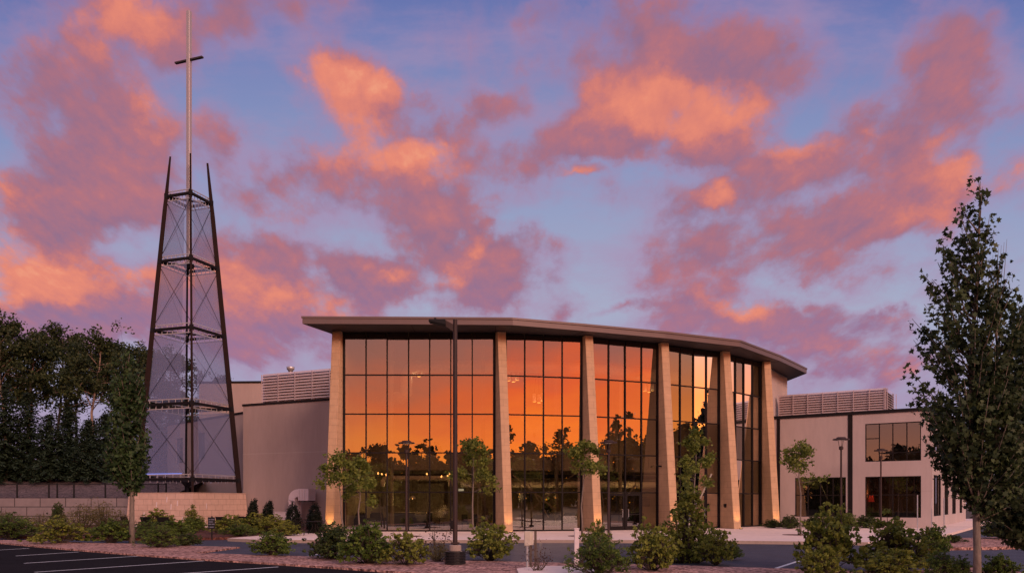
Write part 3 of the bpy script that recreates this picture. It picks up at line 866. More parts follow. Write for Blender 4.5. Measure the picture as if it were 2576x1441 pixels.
# a wall box and a camera on two fins
e, n, t = fin_pts[4]
th = thing('wall_box', 'small black box on the side of the fifth stone fin', 'wall box', (e.x, e.y, 1.6))
w5 = Wall(px_on(1810, 55.35), tuple(Vector(px_on(1810, 55.35)) + n * 1.9))
u_, z_ = w5.hit(1826, 1269)
part(MB().box(w5.p(u_, z_, -.06 if w5.n.x > 0 else .06), (.16, .16, .2), w5.ang), 'housing', m_black, th, bevel=.01)
part(MB().box(w5.p(u_, z_ - .13, -.06 if w5.n.x > 0 else .06), (.1, .1, .05), w5.ang), 'lens_cover', m_dark, th)
c = at(1654, 1169, 51.9)
th = thing('security_camera', 'tiny black security camera beside the fourth stone fin', 'camera', tuple(c))
part(MB().tube([tuple(c + Vector((0, .25, 0))), tuple(c)], .02, 6), 'bracket', m_black, th)
part(MB().tube([tuple(c + Vector((.02, 0, -.04))), tuple(c + Vector((.22, -.16, -.07)))], .055, 8), 'body', m_black, th)

# ------------------------------------------------------------------ left wing, rear buildings, screens
HW = 8.45
m_gap_shade = mat('screen_gap_shade', (.16, .125, .13), .7)  # dark tone painted for the shade behind the slats
lw = thing('left_wing', 'low mauve stucco wing with black coping between the steel tower and the glass hall', 'building', (-17, 62, 0))
LW = 9.42
w1 = Wall((-21.03, 61.62), (-12.5, 57.55))
mb = MB(); w1.block(mb, 0, w1.len, 0, LW - .13, -7, 0); part(mb, 'wall', m_stucco, lw)
mb = MB(); w1.block(mb, -.06, w1.len, LW - .13, LW + .03, -7.05, .06); part(mb, 'coping', m_coping, lw)
mb = MB(); zj = w1.hit(610, 1141)[1]; w1.block(mb, 0, w1.len, zj - .02, zj + .02, -.05, .004); part(mb, 'wall_joint', m_stucco_w, lw)
rw = thing('rear_wing', 'set back stucco wing with two narrow dark windows seen through the tower mesh', 'building', (-25, 70, 0))
HW2 = 9.32
w2 = Wall((-33.5, 76.6), (-17.9, 61.4))
holes = []
for a, b, t_, bt in ((443, 460, 1102, 1164), (497, 515, 1088, 1154)):
    ua, ub = w2.hit(a), w2.hit(b); za = w2.hit(a, bt)[1]; zb = w2.hit(a, t_)[1]
    holes.append((ua, ub, za, zb))
build_h = holed_wall(w2, 0, w2.len, 0, HW2 - .13, holes, .25)
put(build_merged(build_h, 'wall', m_stucco), rw)
mb = MB(); w2.block(mb, -.06, w2.len, HW2 - .13, HW2 + .03, -8, .06); part(mb, 'coping', m_coping, rw)
mb = MB(); w2.block(mb, 0, .25, 0, HW2 - .14, -8, -.26); part(mb, 'end_wall', m_stucco, rw)
for h in holes:
    mb = MB()
    w2.block(mb, h[0], h[0] + .07, h[2], h[3], -.2, -.1); w2.block(mb, h[1] - .07, h[1], h[2], h[3], -.2, -.1)
    w2.block(mb, h[0] + .07, h[1] - .07, h[2], h[2] + .07, -.2, -.1); w2.block(mb, h[0] + .07, h[1] - .07, h[3] - .07, h[3], -.2, -.1)
    f_ = part(mb, 'window', m_dark, rw)
    mb = MB(); w2.block(mb, h[0] + .06, h[1] - .06, h[2] + .06, h[3] - .06, -.17, -.15)
    put(mb.build('pane', m_tv), f_)
rh = thing('rear_hall', 'tall flat roofed stucco block rising behind the left wing', 'building', (-20, 86, 0))
part(MB().prism([(-32, 80.6), (-8, 79.4), (-6, 94), (-32, 95)], 0, 13.92), 'wall', m_stucco, rh)
part(MB().prism([(-32.07, 80.53), (-7.9, 79.3), (-5.9, 94.1), (-32.07, 95.1)], 13.92, 14.12), 'coping', m_coping, rh)

def screen(A, B, ret, z0, z1, nsl, posts, label, loc):
    t = thing('louvre_screen', label, 'roof screen', loc)
    walls = [Wall(A, B)]
    if ret: walls.append(Wall(B, ret))
    sl = MB()
    for w in walls:
        for i in range(nsl):
            z = z0 + (z1 - z0) * (i + .5) / nsl
            h = (z1 - z0) / nsl
            a, b = w.p(0, z, .10), w.p(w.len, z, .10)
            c, d = w.p(w.len, z + h * .80, -.05), w.p(0, z + h * .80, -.05)
            up = Vector((0, 0, .018))
            P_ = [Vector(q) for q in (a, b, c, d)]
            sl.hexa([tuple(q) for q in P_] + [tuple(q + up) for q in P_])
        k = posts if w is walls[0] else 2
        for i in range(k):
            u = w.len * i / max(1, k - 1)
            po = MB(); w.block(po, u - .05, u + .05, z0 - .1, z1 + .05, -.16, -.055)
            part(po, 'post', m_louver, t)
            po = MB(); w.block(po, u - .022, u + .022, z0 - .1, z1 + .03, .11, .15)
            part(po, 'cover_strip', m_louver, t)
        bk = MB(); w.block(bk, .05, w.len - .05, z0 - .1, z1 - .06, -.22, -.17); part(bk, 'gap_shade_panel', m_gap_shade, t)  # dark sheet added to stand for the shadowed gaps between slats
    part(sl, 'slats', m_louver, t)
    return t
o1 = Wall(w1.q(0, -1.0), w1.q(w1.len + 4, -1.0))
screen(o1.q(o1.hit(661)), o1.q(o1.hit(832)), None, LW - .05, hz(945.6, 62.6), 11, 5, 'pale slatted roof screen on the left wing beside the first stone fin', (-17, 60, 9.4))
c = at(731, 928, 64)
th = thing('roof_vent', 'small round metal exhaust vent above the left roof screen', 'vent', (c.x, c.y, 9.4))
part(MB().tube([(c.x, c.y, 9.4), (c.x, c.y, c.z - .15)], .17, 12), 'pipe', m_galv, th)
part(MB().lathe([(.17, -.2), (.2, -.1), (.3, .0), (.33, .2), (.30, .22), (.2, .05)], 16, tuple(c)), 'hood', m_galv, th, smooth=True)

# gooseneck duct on the left wing
def square_duct(path, w, h, nrm):
    mb = MB(); vs, fs = [], []
    nrm = Vector(nrm)
    for i, p_ in enumerate(path):
        p_ = Vector(p_)
        t = (Vector(path[min(i + 1, len(path) - 1)]) - Vector(path[max(i - 1, 0)])).normalized()
        b = t.cross(nrm).normalized()
        for s1, s2 in ((-1, -1), (1, -1), (1, 1), (-1, 1)):
            vs.append(p_ + nrm * s1 * w / 2 + b * s2 * h / 2)
    for i in range(len(path) - 1):
        for k in range(4):
            fs.append((i * 4 + k, i * 4 + (k + 1) % 4, (i + 1) * 4 + (k + 1) % 4, (i + 1) * 4 + k))
    fs += [(3, 2, 1, 0), tuple(len(vs) - 4 + k for k in range(4))]
    return mb.add(vs, fs)
gd = Wall(w1.q(0, .8), w1.q(w1.len, .8))
ua, ub = gd.hit(742), gd.hit(777)
zc = hz(1252, 58.3)
th = thing('gooseneck_duct', 'pale square duct curving over like a gooseneck against the left wing wall', 'duct', gd.p(ua, 0))
r_ = (ub - ua) / 2
path = [gd.p(ua, 0.0), gd.p(ua, zc - .2)]
for k in range(9):
    a = math.pi - math.pi * .5 * k / 8
    path.append(gd.p((ua + ub) / 2 + r_ * math.cos(a), zc + r_ * .62 * math.sin(a)))
part(square_duct(path, .75, .56, (gd.n.x, gd.n.y, 0)), 'bent_duct', m_duct, th)
for zz_ in (.9, zc - .2):
    mb = MB(); gd.block(mb, ua - .31, ua + .31, zz_ - .02, zz_ + .02, -.40, .40); part(mb, 'seam_flange', m_duct, th)
um_ = (ua + ub) / 2; zt_ = zc + r_ * .62 + .28
mb = MB(); gd.block(mb, um_ - .02, ub + .28, zc - .16, zt_ + .02, -.40, .40); part(mb, 'hood', m_duct, th)
mb = MB(); gd.block(mb, um_ + .03, ub + .24, zc - .22, zc - .165, -.36, .36); part(mb, 'hood_mouth', m_black, th)
for k_ in range(3):
    mb = MB(); u_ = um_ + .1 + (ub - um_) * .36 * k_; gd.block(mb, u_, u_ + .05, zc - .15, zt_ - .05, .401, .425); part(mb, 'hood_rib', m_white, th)
mb = MB(); uu = gd.hit(760); gd.block(mb, gd.hit(684), gd.hit(722), 0, hz(1287, 59), -.5, .1)
th2 = thing('equipment_box', 'low pale equipment box behind the thuja bushes by the left wing', 'box', gd.p(gd.hit(700), 0))
part(mb, 'cabinet', m_white, th2, bevel=.03)
mb = MB(); gd.block(mb, gd.hit(683), gd.hit(723), hz(1287, 59), hz(1287, 59) + .05, -.52, .13); part(mb, 'lid', m_white, th2)

# ------------------------------------------------------------------ right wing
K = (29.5, 55.3)
wf = Wall((17.6, 63.27), K)
ws = Wall(K, (44.4, 77.1))
rt = thing('right_wing', 'two storey pale stucco wing with dark framed windows right of the glass hall', 'building', (29, 60, 0))
fh = []
zs = [wf.hit(2176.5, y_)[1] for y_ in (1160, 1065, 1299, 1197.5)]
u0_, u1_ = wf.hit(2176.5), wf.hit(2317)
fh.append((u0_, u1_, zs[0], zs[1])); fh.append((u0_, u1_, zs[2], zs[3]))
fh.append((wf.hit(2000), wf.hit(2128), zs[2], zs[3]))
put(build_merged(holed_wall(wf, 0, wf.len, 0, HW - .2, fh, .3), 'front_wall', m_stucco_w), rt)
zsd = [ws.hit(2348.6, y_)[1] for y_ in (1297, 1192, 1130, 1077.5)]
sh_ = []
for a, b in ((2349, 2367.5), (2376, 2386), (2395.4, 2405), (2414, 2421)):
    sh_.append((ws.hit(a), ws.hit(b), zsd[0], zsd[1])); sh_.append((ws.hit(a), ws.hit(b), zsd[2], zsd[3]))
put(build_merged(holed_wall(ws, .3, ws.len, 0, HW - .2, sh_, .3), 'side_wall', m_stucco_w), rt)
mb = MB()
wf.block(mb, -.1, wf.len + .08, HW - .2, HW + .04, -.36, .07); ws.block(mb, .37, ws.len, HW - .2, HW + .04, -.36, .07)
part(mb, 'coping', m_coping, rt)
part(MB().prism([wf.q(0, -.4), wf.q(wf.len, -.4), ws.q(.5, -.4), ws.q(ws.len, -.4), (36, 84), (20, 84)], HW - .6, HW - .3), 'roof', m_roof, rt)
mb = MB()
wf.block(mb, .32, wf.len - .32, .0, HW - .62, -6.3, -6.0)
part(mb, 'room_wall', m_inwall, rt)
part(MB().prism([wf.q(.1, -.31), wf.q(wf.len - .3, -.31), wf.q(wf.len - .3, -6), wf.q(.1, -6)], 3.9, 4.2), 'upper_floor', m_inbeam, rt)
for px, wd in ((1958.5, .12), (2139, .16)):
    mb = MB(); u = wf.hit(px); wf.block(mb, u - wd, u + wd, 0, HW - .2, .0, .03)
    part(mb, 'dark_pilaster', m_dark, rt)
def window(w, h, mull, trans, parent):
    mb = MB(); a, b, c, d = h; g = .06
    o0, o1 = -.16, -.03
    w.block(mb, a, a + g, c, d, o0, o1); w.block(mb, b - g, b, c, d, o0, o1)
    w.block(mb, a + g, b - g, c, c + g, o0, o1); w.block(mb, a + g, b - g, d - g, d, o0, o1)
    for u in mull: w.block(mb, u - g / 2, u + g / 2, c + g, d - g, o0 + .01, o1 - .01)
    for (ua, ub, z) in trans: w.block(mb, ua, ub, z - g / 2, z + g / 2, o0 + .015, o1 - .015)
    f_ = part(mb, 'window', m_dark, parent)
    put(MB().add([w.p(a + .02, c + .02, -.1), w.p(b - .02, c + .02, -.1), w.p(b - .02, d - .02, -.1), w.p(a + .02, d - .02, -.1)], [(0, 1, 2, 3)]).build('pane', m_glass2), f_)
mu = [wf.hit(p_) for p_ in (2211.6, 2245.6, 2281)]
h = fh[0]; zt = wf.hit(2245, 1137)[1]; zt2 = wf.hit(2195, 1101.5)[1]
window(wf, h, mu, [(mu[0], h[1], zt), (h[0], mu[0], zt2)], rt)
h = fh[1]; zt = wf.hit(2245, 1243)[1]
window(wf, h, mu, [(h[0], h[1], zt)], rt)
h = fh[2]
window(wf, h, [wf.hit(p_) for p_ in (2032, 2063.5, 2095)], [(h[0], h[1], zt)], rt)
for h in sh_:
    window(ws, h, [h[0] + (h[1] - h[0]) * f for f in (.33, .66)], [], rt)
mb = MB(); ws.block(mb, .5, ws.len - .3, 0, HW - .7, -5, -4.8); part(mb, 'inner_wall', m_inwall, rt)
mb = MB(); zz_ = wf.hit(2345, 1233)[1]; wf.block(mb, u1_ + .02, wf.len, zz_ - .012, zz_ + .012, -.02, .004); part(mb, 'wall_joint', m_stucco, rt)
w3 = Wall(ws.q(ws.len, -.5), ws.q(ws.len + 6, -4)); mb = MB(); w3.block(mb, 0, w3.len, 0, 6.5, -.3, 0); part(mb, 'far_return_wall', m_stucco, rt)
o2 = Wall(wf.q(0, -2.2), wf.q(wf.len, -2.2))
B_ = o2.q(o2.hit(2228)); A_ = o2.q(o2.hit(1960)); d_ = ws.t
screen(A_, B_, (B_[0] + d_.x * 4.0, B_[1] + d_.y * 4.0), HW - .2, hz(976, B_[1]), 11, 8, 'long slatted metal roof screen on top of the right wing', (26, 62, 8.4))
# things inside the right wing
c = at(2303, 1236, 58.5)
t = thing('pendant_lamp', 'dim bell shaped pendant lamp in the right wing ground floor window', 'lamp', tuple(c), 0)
part(MB().lathe([(.03, .35), (.06, .2), (.2, .05), (.38, -.1), (.36, -.1), (.03, .18)], 16, tuple(c)), 'lamp_shade', m_dark, t, smooth=True)
part(MB().lathe([(.02, -.1), (.07, -.04), (.02, .05)], 10, tuple(c)), 'bulb', m_warm2, t)
part(MB().tube([(c.x, c.y, c.z + .3), (c.x, c.y, 3.9)], .012, 5), 'cord', m_black, t)
point('lamp_light', (c.x, c.y, c.z - .3), 10, (1, .45, .2), .1, t)
c = at(2192, 1252, 60.5)
t = thing('red_lamp', 'red glowing shaded lamp behind the left pane of the lower right wing window', 'lamp', tuple(c))
part(MB().lathe([(.22, -.25), (.14, .22)], 14, tuple(c)), 'lamp_shade', m_red, t, smooth=True)
part(MB().tube([(c.x, c.y, .02), (c.x, c.y, c.z - .25)], .02, 6), 'stand', m_black, t)
point('lamp_light', (c.x, c.y, c.z + .4), 10, (1, .3, .12), .1, t)
c = at(2062, 1262, 62.6)
t = thing('stair_flight', 'dark diagonal stair flight behind the first lower window of the right wing', 'stair', (c.x, c.y, 0))
part(MB().bar(at(2058, 1213, 62.4), at(2100, 1300, 61.2), .12, .3), 'stringer', m_induct, t)
mb = MB()
for k in range(8):
    q = at(2058, 1213, 62.6).lerp(at(2100, 1300, 61.4), (k + .5) / 8); mb.box(tuple(q + Vector((0, .4, 0))), (.25, 1.0, .04))
part(mb, 'step', m_inbeam, t)
c = at(2245, 1283, 60)
t = thing('counter', 'low dark counter behind the lower right window of the right wing', 'counter', (c.x, c.y, 0))
part(MB().box((c.x, c.y, .5), (4.2, .6, 1.0), wf.ang), 'base_cabinet', m_sofa, t)
part(MB().box((c.x, c.y, 1.03), (4.3, .7, .06), wf.ang), 'worktop', m_inbeam, t)
point('room_fill_light', (wf.p(wf.hit(2070), 3.2, -3)), 10, (1, .7, .35), .3, t)  # added fill light to brighten the room, without a fixture

# ------------------------------------------------------------------ steel cross tower
TC = Vector((-24.35, 59.4)); PHI = R(26)
dirs = {'N': Vector((math.sin(PHI), -math.cos(PHI))), 'L': Vector((-math.cos(PHI), -math.sin(PHI))),
        'B': Vector((-math.sin(PHI), math.cos(PHI))), 'R': Vector((math.cos(PHI), math.sin(PHI)))}
ZB, ZT = 2.5, 27.55
def dz_(z): return 3.62 + (1.30 - 3.62) * (z - ZB) / (ZT - ZB)
def corner(k, z, ex=0.0):
    q = TC + dirs[k] * (dz_(z) + ex)
    return Vector((q.x, q.y, z))
plinth = thing('stone_plinth', 'pink block plinth wall with battered sides under the steel cross tower', 'plinth', (TC.x, TC.y, 0))
lo = [TC + dirs[k] * 4.28 for k in 'LNRB']; hi = [TC + dirs[k] * 4.08 for k in 'LNRB']
part(MB().hexa([(q.x, q.y, .12) for q in lo] + [(q.x, q.y, 2.46) for q in hi]), 'block_wall', m_stone2, plinth)
lo2 = [TC + dirs[k] * 4.36 for k in 'LNRB']
part(MB().prism([tuple(q) for q in lo2], -.05, .119), 'footing', m_white, plinth)
capr = [TC + dirs[k] * 4.10 for k in 'LNRB']
part(MB().prism([tuple(q) for q in capr], 2.461, 2.5), 'cap', m_stone2, plinth)
st = MB()
rng0 = random.Random(4)
wL = Wall((lo[0].x, lo[0].y), (lo[1].x, lo[1].y)); wR = Wall((lo[1].x, lo[1].y), (lo[2].x, lo[2].y))
for w_, us_ in ((wL, ((2.7, 1.65), (3.6, 2.0), (4.0, 1.5), (4.55, 1.75), (5.05, .6), (5.3, .5), (1.6, .9))), (wR, ((1.4, 1.55), (1.2, .35), (.55, .75)))):
    for u_, z_ in us_:
        ins = .2 * z_ / 2.4 * .72
        st.hexa([w_.p(u_, z_ - .2, -ins - .05), w_.p(u_ + .075, z_ - .2, -ins - .05), w_.p(u_ + .075, z_ - .2, .012 - ins + .022), w_.p(u_, z_ - .2, .012 - ins + .022)][::-1] +
                [w_.p(u_, z_ + .18, -ins - .08), w_.p(u_ + .075, z_ + .18, -ins - .08), w_.p(u_ + .075, z_ + .18, -ins + .012), w_.p(u_, z_ + .18, -ins + .012)][::-1])
part(st, 'lime_streak', m_white, plinth)
for o_ in (plinth.children): pass
tower = thing('cross_tower', 'tall tapering steel lattice tower hung with wire mesh, standing on the block plinth', 'tower', (TC.x, TC.y, 2.5))
for k in 'NLRB':
    d = dirs[k]; sd = Vector((-d.y, d.x))
    wt, wb, pt, pb = (.06, .08, .14, .24) if k in 'NB' else (.09, .13, .18, .38)
    def rg(z, w, p):
        c = TC + d * dz_(z)
        return [(c.x + sd.x * a + d.x * b, c.y + sd.y * a + d.y * b, z) for a, b in ((-w, -p / 2), (w, -p / 2), (w, p / 2), (-w, p / 2))]
    top = ZT if k != 'B' else 25.2
    f = (top - ZB) / (ZT - ZB)
    m1 = 23.5
    lg = MB().hexa(rg(ZB, wb, pb) + rg(m1, wb * .85, pb * .8)).hexa(rg(m1, wb * .85, pb * .8) + rg(top, wt, pt * .7))
    part(lg, 'leg', m_steel_r if k in 'LRN' else m_steel, tower)
RZ = [3.47, 8.95, 14.5, 19.65, 24.55]
names = [('L', 'N'), ('N', 'R'), ('L', 'B'), ('B', 'R')]
for i, z in enumerate(RZ):
    for a, b in names:
        A_, B_ = corner(a, z), corner(b, z)
        part(MB().bar(A_, B_, .13, .19), 'ring_beam', m_steel, tower)
        A2, B2 = corner(a, z, -.12), corner(b, z, -.12)
        up = Vector((0, 0, .34)); dn = Vector((0, 0, -.34))
        rl = MB()
        rl.bar(A2 + up, B2 + up, .05, .06)
        if i: rl.bar(A2 + dn, B2 + dn, .05, .06)
        n_ = 7
        for s in range(n_):
            q = A2.lerp(B2, (s + .5) / n_)
            rl.bar(q + (dn if i else Vector((0, 0, -.22))), q + up, .035, .035)
        part(rl, 'mesh_rail', m_galv, tower)
    for k in 'NLRB':
        c = corner(k, z); part(MB().box(tuple(c), (.28, .28, .36), PHI), 'gusset', m_steel, tower)
    c0, c1, c2, c3 = (corner(k, z - .05) for k in 'NBLR')
    part(MB().bar(c0, c1, .10, .12).bar(c2, Vector((TC.x, TC.y, z - .05)), .10, .12).bar(c3, Vector((TC.x, TC.y, z - .05)), .10, .12), 'cross_tie', m_steel, tower)
for i in range(4):
    za, zb = RZ[i] + .36, RZ[i + 1] - .36
    for a, b in names:
        f0, f1 = (.02, .86) if a == 'L' else (.14, .98)
        if (a, b) == ('L', 'B'): f0, f1 = .02, .84
        q = [corner(a, za, -.14).lerp(corner(b, za, -.14), f0), corner(a, za, -.14).lerp(corner(b, za, -.14), f1),
             corner(a, zb, -.14).lerp(corner(b, zb, -.14), f1), corner(a, zb, -.14).lerp(corner(b, zb, -.14), f0)]
        part(MB().add(q, [(0, 1, 2, 3)]), 'mesh_panel', m_mesh, tower)
        xb = MB()
        xb.tube([corner(a, za, -.05), corner(b, zb, -.05)], .015, 5)
        part(xb, 'brace_rod', m_steel, tower)
        part(MB().tube([corner(b, za, -.05), corner(a, zb, -.05)], .015, 5), 'brace_rod', m_steel, tower)
A2, B2 = corner('L', RZ[0] + .40, -.10), corner('N', RZ[0] + .40, -.10)
part(MB().bar(A2.lerp(B2, .04), A2.lerp(B2, .8), .05, .05), 'light_strip', m_blue, tower)
point('strip_light', ((A2.lerp(B2, .45) + Vector((.3, .7, .3)))), 10, (.18, .3, 1), .6, tower)
part(MB().tube([(TC.x - .6, TC.y + 1.2, 2.5), (TC.x - .6, TC.y + 1.2, 3.3)], .12, 8).lathe([(.12, 0), (.5, .45), (.5, .6)], 10, (TC.x - .6, TC.y + 1.2, 2.9)), 'drain_cone', m_steel, tower)
cross = thing('cross', 'pale metal cross with a short crossbar, rising from the top of the steel tower', 'cross', (TC.x, TC.y, 20))
ca = Vector((.94, -.33)).normalized(); cn = math.atan2(ca.y, ca.x)
TOPZ = hz(28, 59.4); ARMZ = hz(151, 59.4)
part(MB().box((TC.x, TC.y, (19.4 + TOPZ) / 2), (.29, .29, TOPZ - 19.4), cn), 'upright', m_mast, cross, bevel=.012)
for s in (-1, 1):
    c = TC + ca * s * (.15 + .565)
    part(MB().box((c.x, c.y, ARMZ), (1.12, .22, .12), cn), 'crossbar_arm', m_armdark, cross, bevel=.01)
part(MB().box((TC.x, TC.y, 19.6), (.5, .5, .4), cn), 'base_socket', m_steel, cross)

# ------------------------------------------------------------------ retaining wall and fence
rwl = thing('retaining_wall', 'retaining wall of big split grey blocks left of the plinth', 'wall', (-50, 62, 0))
part(MB().prism([(-110, 61.7), (-27.6, 61.7), (-27.6, 62.35), (-110, 62.35)], -.1, 1.43), 'block_courses', m_block, rwl)
part(MB().prism([(-110, 61.78), (-27.6, 61.78), (-27.6, 62.38), (-110, 62.38)], 1.43, 2.12), 'top_course', m_block, rwl)
fen = thing('chain_link_fence', 'black chain link fence with round posts on top of the block wall', 'fence', (-45, 62.7, 2))
zf0, zf1 = 2.0, hz(1216, 62.7)
for px in (-115, -38, 43, 123, 144, 186, 265, 345, 398, 418):
    x, y = px_on(px, 62.7)
    part(MB().tube([(x, y, 1.9), (x, y, zf1 + .08)], .065, 8), 'post', m_black, fen)
x0, x1 = px_on(-200, 62.7)[0], px_on(420, 62.7)[0]
part(MB().tube([(x0, 62.7, zf1), (x1, 62.7, zf1)], .03, 6), 'top_rail', m_black, fen)
part(MB().tube([(x0, 62.7, zf0 + .15), (x1, 62.7, zf0 + .15)], .02, 6), 'bottom_rail', m_black, fen)
m_chain = mesh_mat('chain_link', (.02, .02, .024), .14, .3)
part(MB().add([(x0, 62.71, zf0 + .1), (x1, 62.71, zf0 + .1), (x1, 62.71, zf1), (x0, 62.71, zf1)], [(0, 1, 2, 3)]), 'chain_link', m_chain, fen)

# ------------------------------------------------------------------ foliage
TEMPL = {
 'leaf': [(0, 0), (.30, .30), (.30, .62), (0, 1), (-.30, .62), (-.30, .30)],
 'narrow': [(0, 0), (.17, .35), (.13, .7), (0, 1), (-.13, .7), (-.17, .35)],
 'maple': [(0, 0), (.18, .18), (.50, .16), (.36, .42), (.52, .66), (.22, .62), (0, 1.0), (-.22, .62), (-.52, .66), (-.36, .42), (-.50, .16), (-.18, .18)],
 'spray': [(0, 0), (.16, .2), (.10, .45), (.16, .6), (.05, 1.0), (-.05, 1.0), (-.16, .6), (-.10, .45), (-.16, .2)],
}
def leaves(name, C_, size, rng, m, parent, shape='leaf', up=.6, out=None, droop=.0, tint=None):
    """one mesh of many separate leaf blades"""
    n = len(C_)
    T = np.array(TEMPL[shape]); k = len(T)
    nr = rng.normal(size=(n, 3)); nr /= np.linalg.norm(nr, axis=1)[:, None]
    nr[:, 2] += up
    if out is not None: nr += out
    nr /= np.linalg.norm(nr, axis=1)[:, None]
    a = rng.normal(size=(n, 3)); a[:, 2] -= droop * 1.6
    a -= nr * np.sum(a * nr, axis=1)[:, None]
    a /= np.linalg.norm(a, axis=1)[:, None]
    b = np.cross(nr, a)
    s = size * rng.uniform(.5, 1.3, n)
    V = C_[:, None, :] + s[:, None, None] * (b[:, None, :] * T[None, :, 0, None] + a[:, None, :] * (T[None, :, 1, None] - .5))
    V = V + nr[:, None, :] * (np.abs(T[None, :, 0, None]) * s[:, None, None] * .35)
    me = bpy.data.meshes.new(name)
    me.vertices.add(n * k); me.loops.add(n * k); me.polygons.add(n)
    me.vertices.foreach_set('co', V.reshape(-1).astype(np.float32))
    me.loops.foreach_set('vertex_index', np.arange(n * k, dtype=np.int32))
    me.polygons.foreach_set('loop_start', np.arange(0, n * k, k, dtype=np.int32))
    try: me.polygons.foreach_set('loop_total', np.full(n, k, dtype=np.int32))
    except Exception: pass
    me.update(calc_edges=True)
    at_ = me.attributes.new('tint', 'FLOAT', 'POINT')
    tt = rng.beta(2, 2.2, n) if tint is None else np.clip(tint + rng.normal(0, .16, n), 0, 1)
    at_.data.foreach_set('value', np.repeat(tt, k).astype(np.float32))
    me.validate()
    return obj_from(me, name, parent, m)
def sprays(rng, prof, n, per, sr, hollow=.45, flat=.6, lob=.28, zbias=None):
    """prof: list of (z, cx, cy, r). returns leaf centres, outward normals and a per-spray tint"""
    pz = np.array([p[0] for p in prof]); o = np.argsort(pz)
    pz = pz[o]; px = np.array([p[1] for p in prof])[o]; py = np.array([p[2] for p in prof])[o]; pr = np.array([p[3] for p in prof])[o]
    g = np.linspace(pz[0], pz[-1], 200); w = np.interp(g, pz, pr) ** 1.25 + 1e-4
    z = rng.choice(g, n, p=w / w.sum()) + rng.uniform(-.5, .5, n) * (g[1] - g[0])
    az = rng.uniform(0, 2 * np.pi, n)
    ph = rng.uniform(0, 6.28, 6); sc_ = max(pz[-1] - pz[0], .1)
    lobn = np.sin(3 * az + ph[0] + 9 * z / sc_) + .8 * np.sin(5 * az + ph[1] - 17 * z / sc_) + .7 * np.sin(2 * az + ph[2] + 31 * z / sc_)
    r = np.interp(z, pz, pr) * (1 + lob * .45 * lobn) * (hollow + (1 - hollow) * np.sqrt(rng.uniform(0, 1, n)))
    c = np.stack([np.interp(z, pz, px) + r * np.cos(az), np.interp(z, pz, py) + r * np.sin(az), z], 1)
    d = rng.normal(size=(n, per, 3)) * sr; d[:, :, 2] *= flat
    C_ = (c[:, None, :] + d).reshape(-1, 3)
    out = np.repeat(np.stack([np.cos(az), np.sin(az), .2 * np.ones(n)], 1), per, 0)
    tint = np.repeat(np.clip(rng.normal(.45, .2, n), 0, 1), per)
    return C_, out, tint, c
def plumes(rng, prof, n, dens, sr, trunk, rise=1.0, start=.3):
    """ascending limbs that end on the profile, leaves strung along their outer part"""
    pz = np.array([p[0] for p in prof]); o = np.argsort(pz)
    pz = pz[o]; pcx = np.array([p[1] for p in prof])[o]; pr = np.array([p[3] for p in prof])[o]
    g = np.linspace(pz[0], pz[-1], 300); w = np.interp(g, pz, pr) ** .9 + .02
    C_, O_, T_, limbs = [], [], [], []
    zs = np.sort(rng.choice(g, n, p=w / w.sum()))
    for i, z in enumerate(zs):
        az = i * 2.4 + rng.uniform(-.6, .6)
        r = np.interp(z, pz, pr) * rng.uniform(.55, 1.12); cx = np.interp(z, pz, pcx)
        tip = np.array([cx + r * math.cos(az), r * math.sin(az), z])
        zb = max(trunk[0], z - rise * (.35 + 1.15 * r)); tx = np.interp(zb, trunk[1], trunk[2])
        b = np.array([tx, 0, zb])
        mid = (b + tip) / 2 + np.array([.12 * r * math.cos(az), .12 * r * math.sin(az), -.18 * r])
        L_ = np.linalg.norm(tip - b)
        m = max(12, int(dens * L_))
        t = rng.uniform(start, 1.04, m) ** .8; t = t[:, None]
        c = (1 - t) ** 2 * b + 2 * t * (1 - t) * mid + t * t * tip
        # tufts
        k = max(3, m // 9)
        tt = np.linspace(start, 1.0, k)[:, None]
        tc = (1 - tt) ** 2 * b + 2 * tt * (1 - tt) * mid + tt * tt * tip + rng.normal(size=(k, 3)) * sr * .9
        idx = rng.integers(0, k, m)
        c = .35 * c + .65 * tc[idx] + rng.normal(size=(m, 3)) * sr * (1.1 - .55 * t) * np.array([1, 1, .8])
        C_.append(c); O_.append(np.tile([math.cos(az), math.sin(az), .3], (m, 1))); T_.append(np.full(m, np.clip(rng.normal(.45, .17), 0, 1)))
        limbs.append((Vector(b), Vector(mid), Vector(tip)))
    return np.concatenate(C_), np.concatenate(O_), np.concatenate(T_), limbs
def clumps(rng, pts, rad, per_pt, sr, n_sub):
    """leaf centres around branch tips: sub-clumps on each tip, leaves around each"""
    pts = np.array(pts)
    n = len(pts)
    dirs_ = rng.normal(size=(n, n_sub, 3)); dirs_ /= np.linalg.norm(dirs_, axis=2)[:, :, None]
    rr = np.array(rad).reshape(-1, 1, 1) if hasattr(rad, '__len__') else rad
    sub = pts[:, None, :] + dirs_ * rr * np.cbrt(rng.uniform(.15, 1, (n, n_sub, 1))) * np.array([1, 1, .7])
    sub = sub.reshape(-1, 3)
    lv = sub[:, None, :] + rng.normal(size=(len(sub), per_pt, 3)) * sr
    tint = np.repeat(np.clip(rng.normal(.45, .2, len(sub)), 0, 1), per_pt)
    return lv.reshape(-1, 3), tint
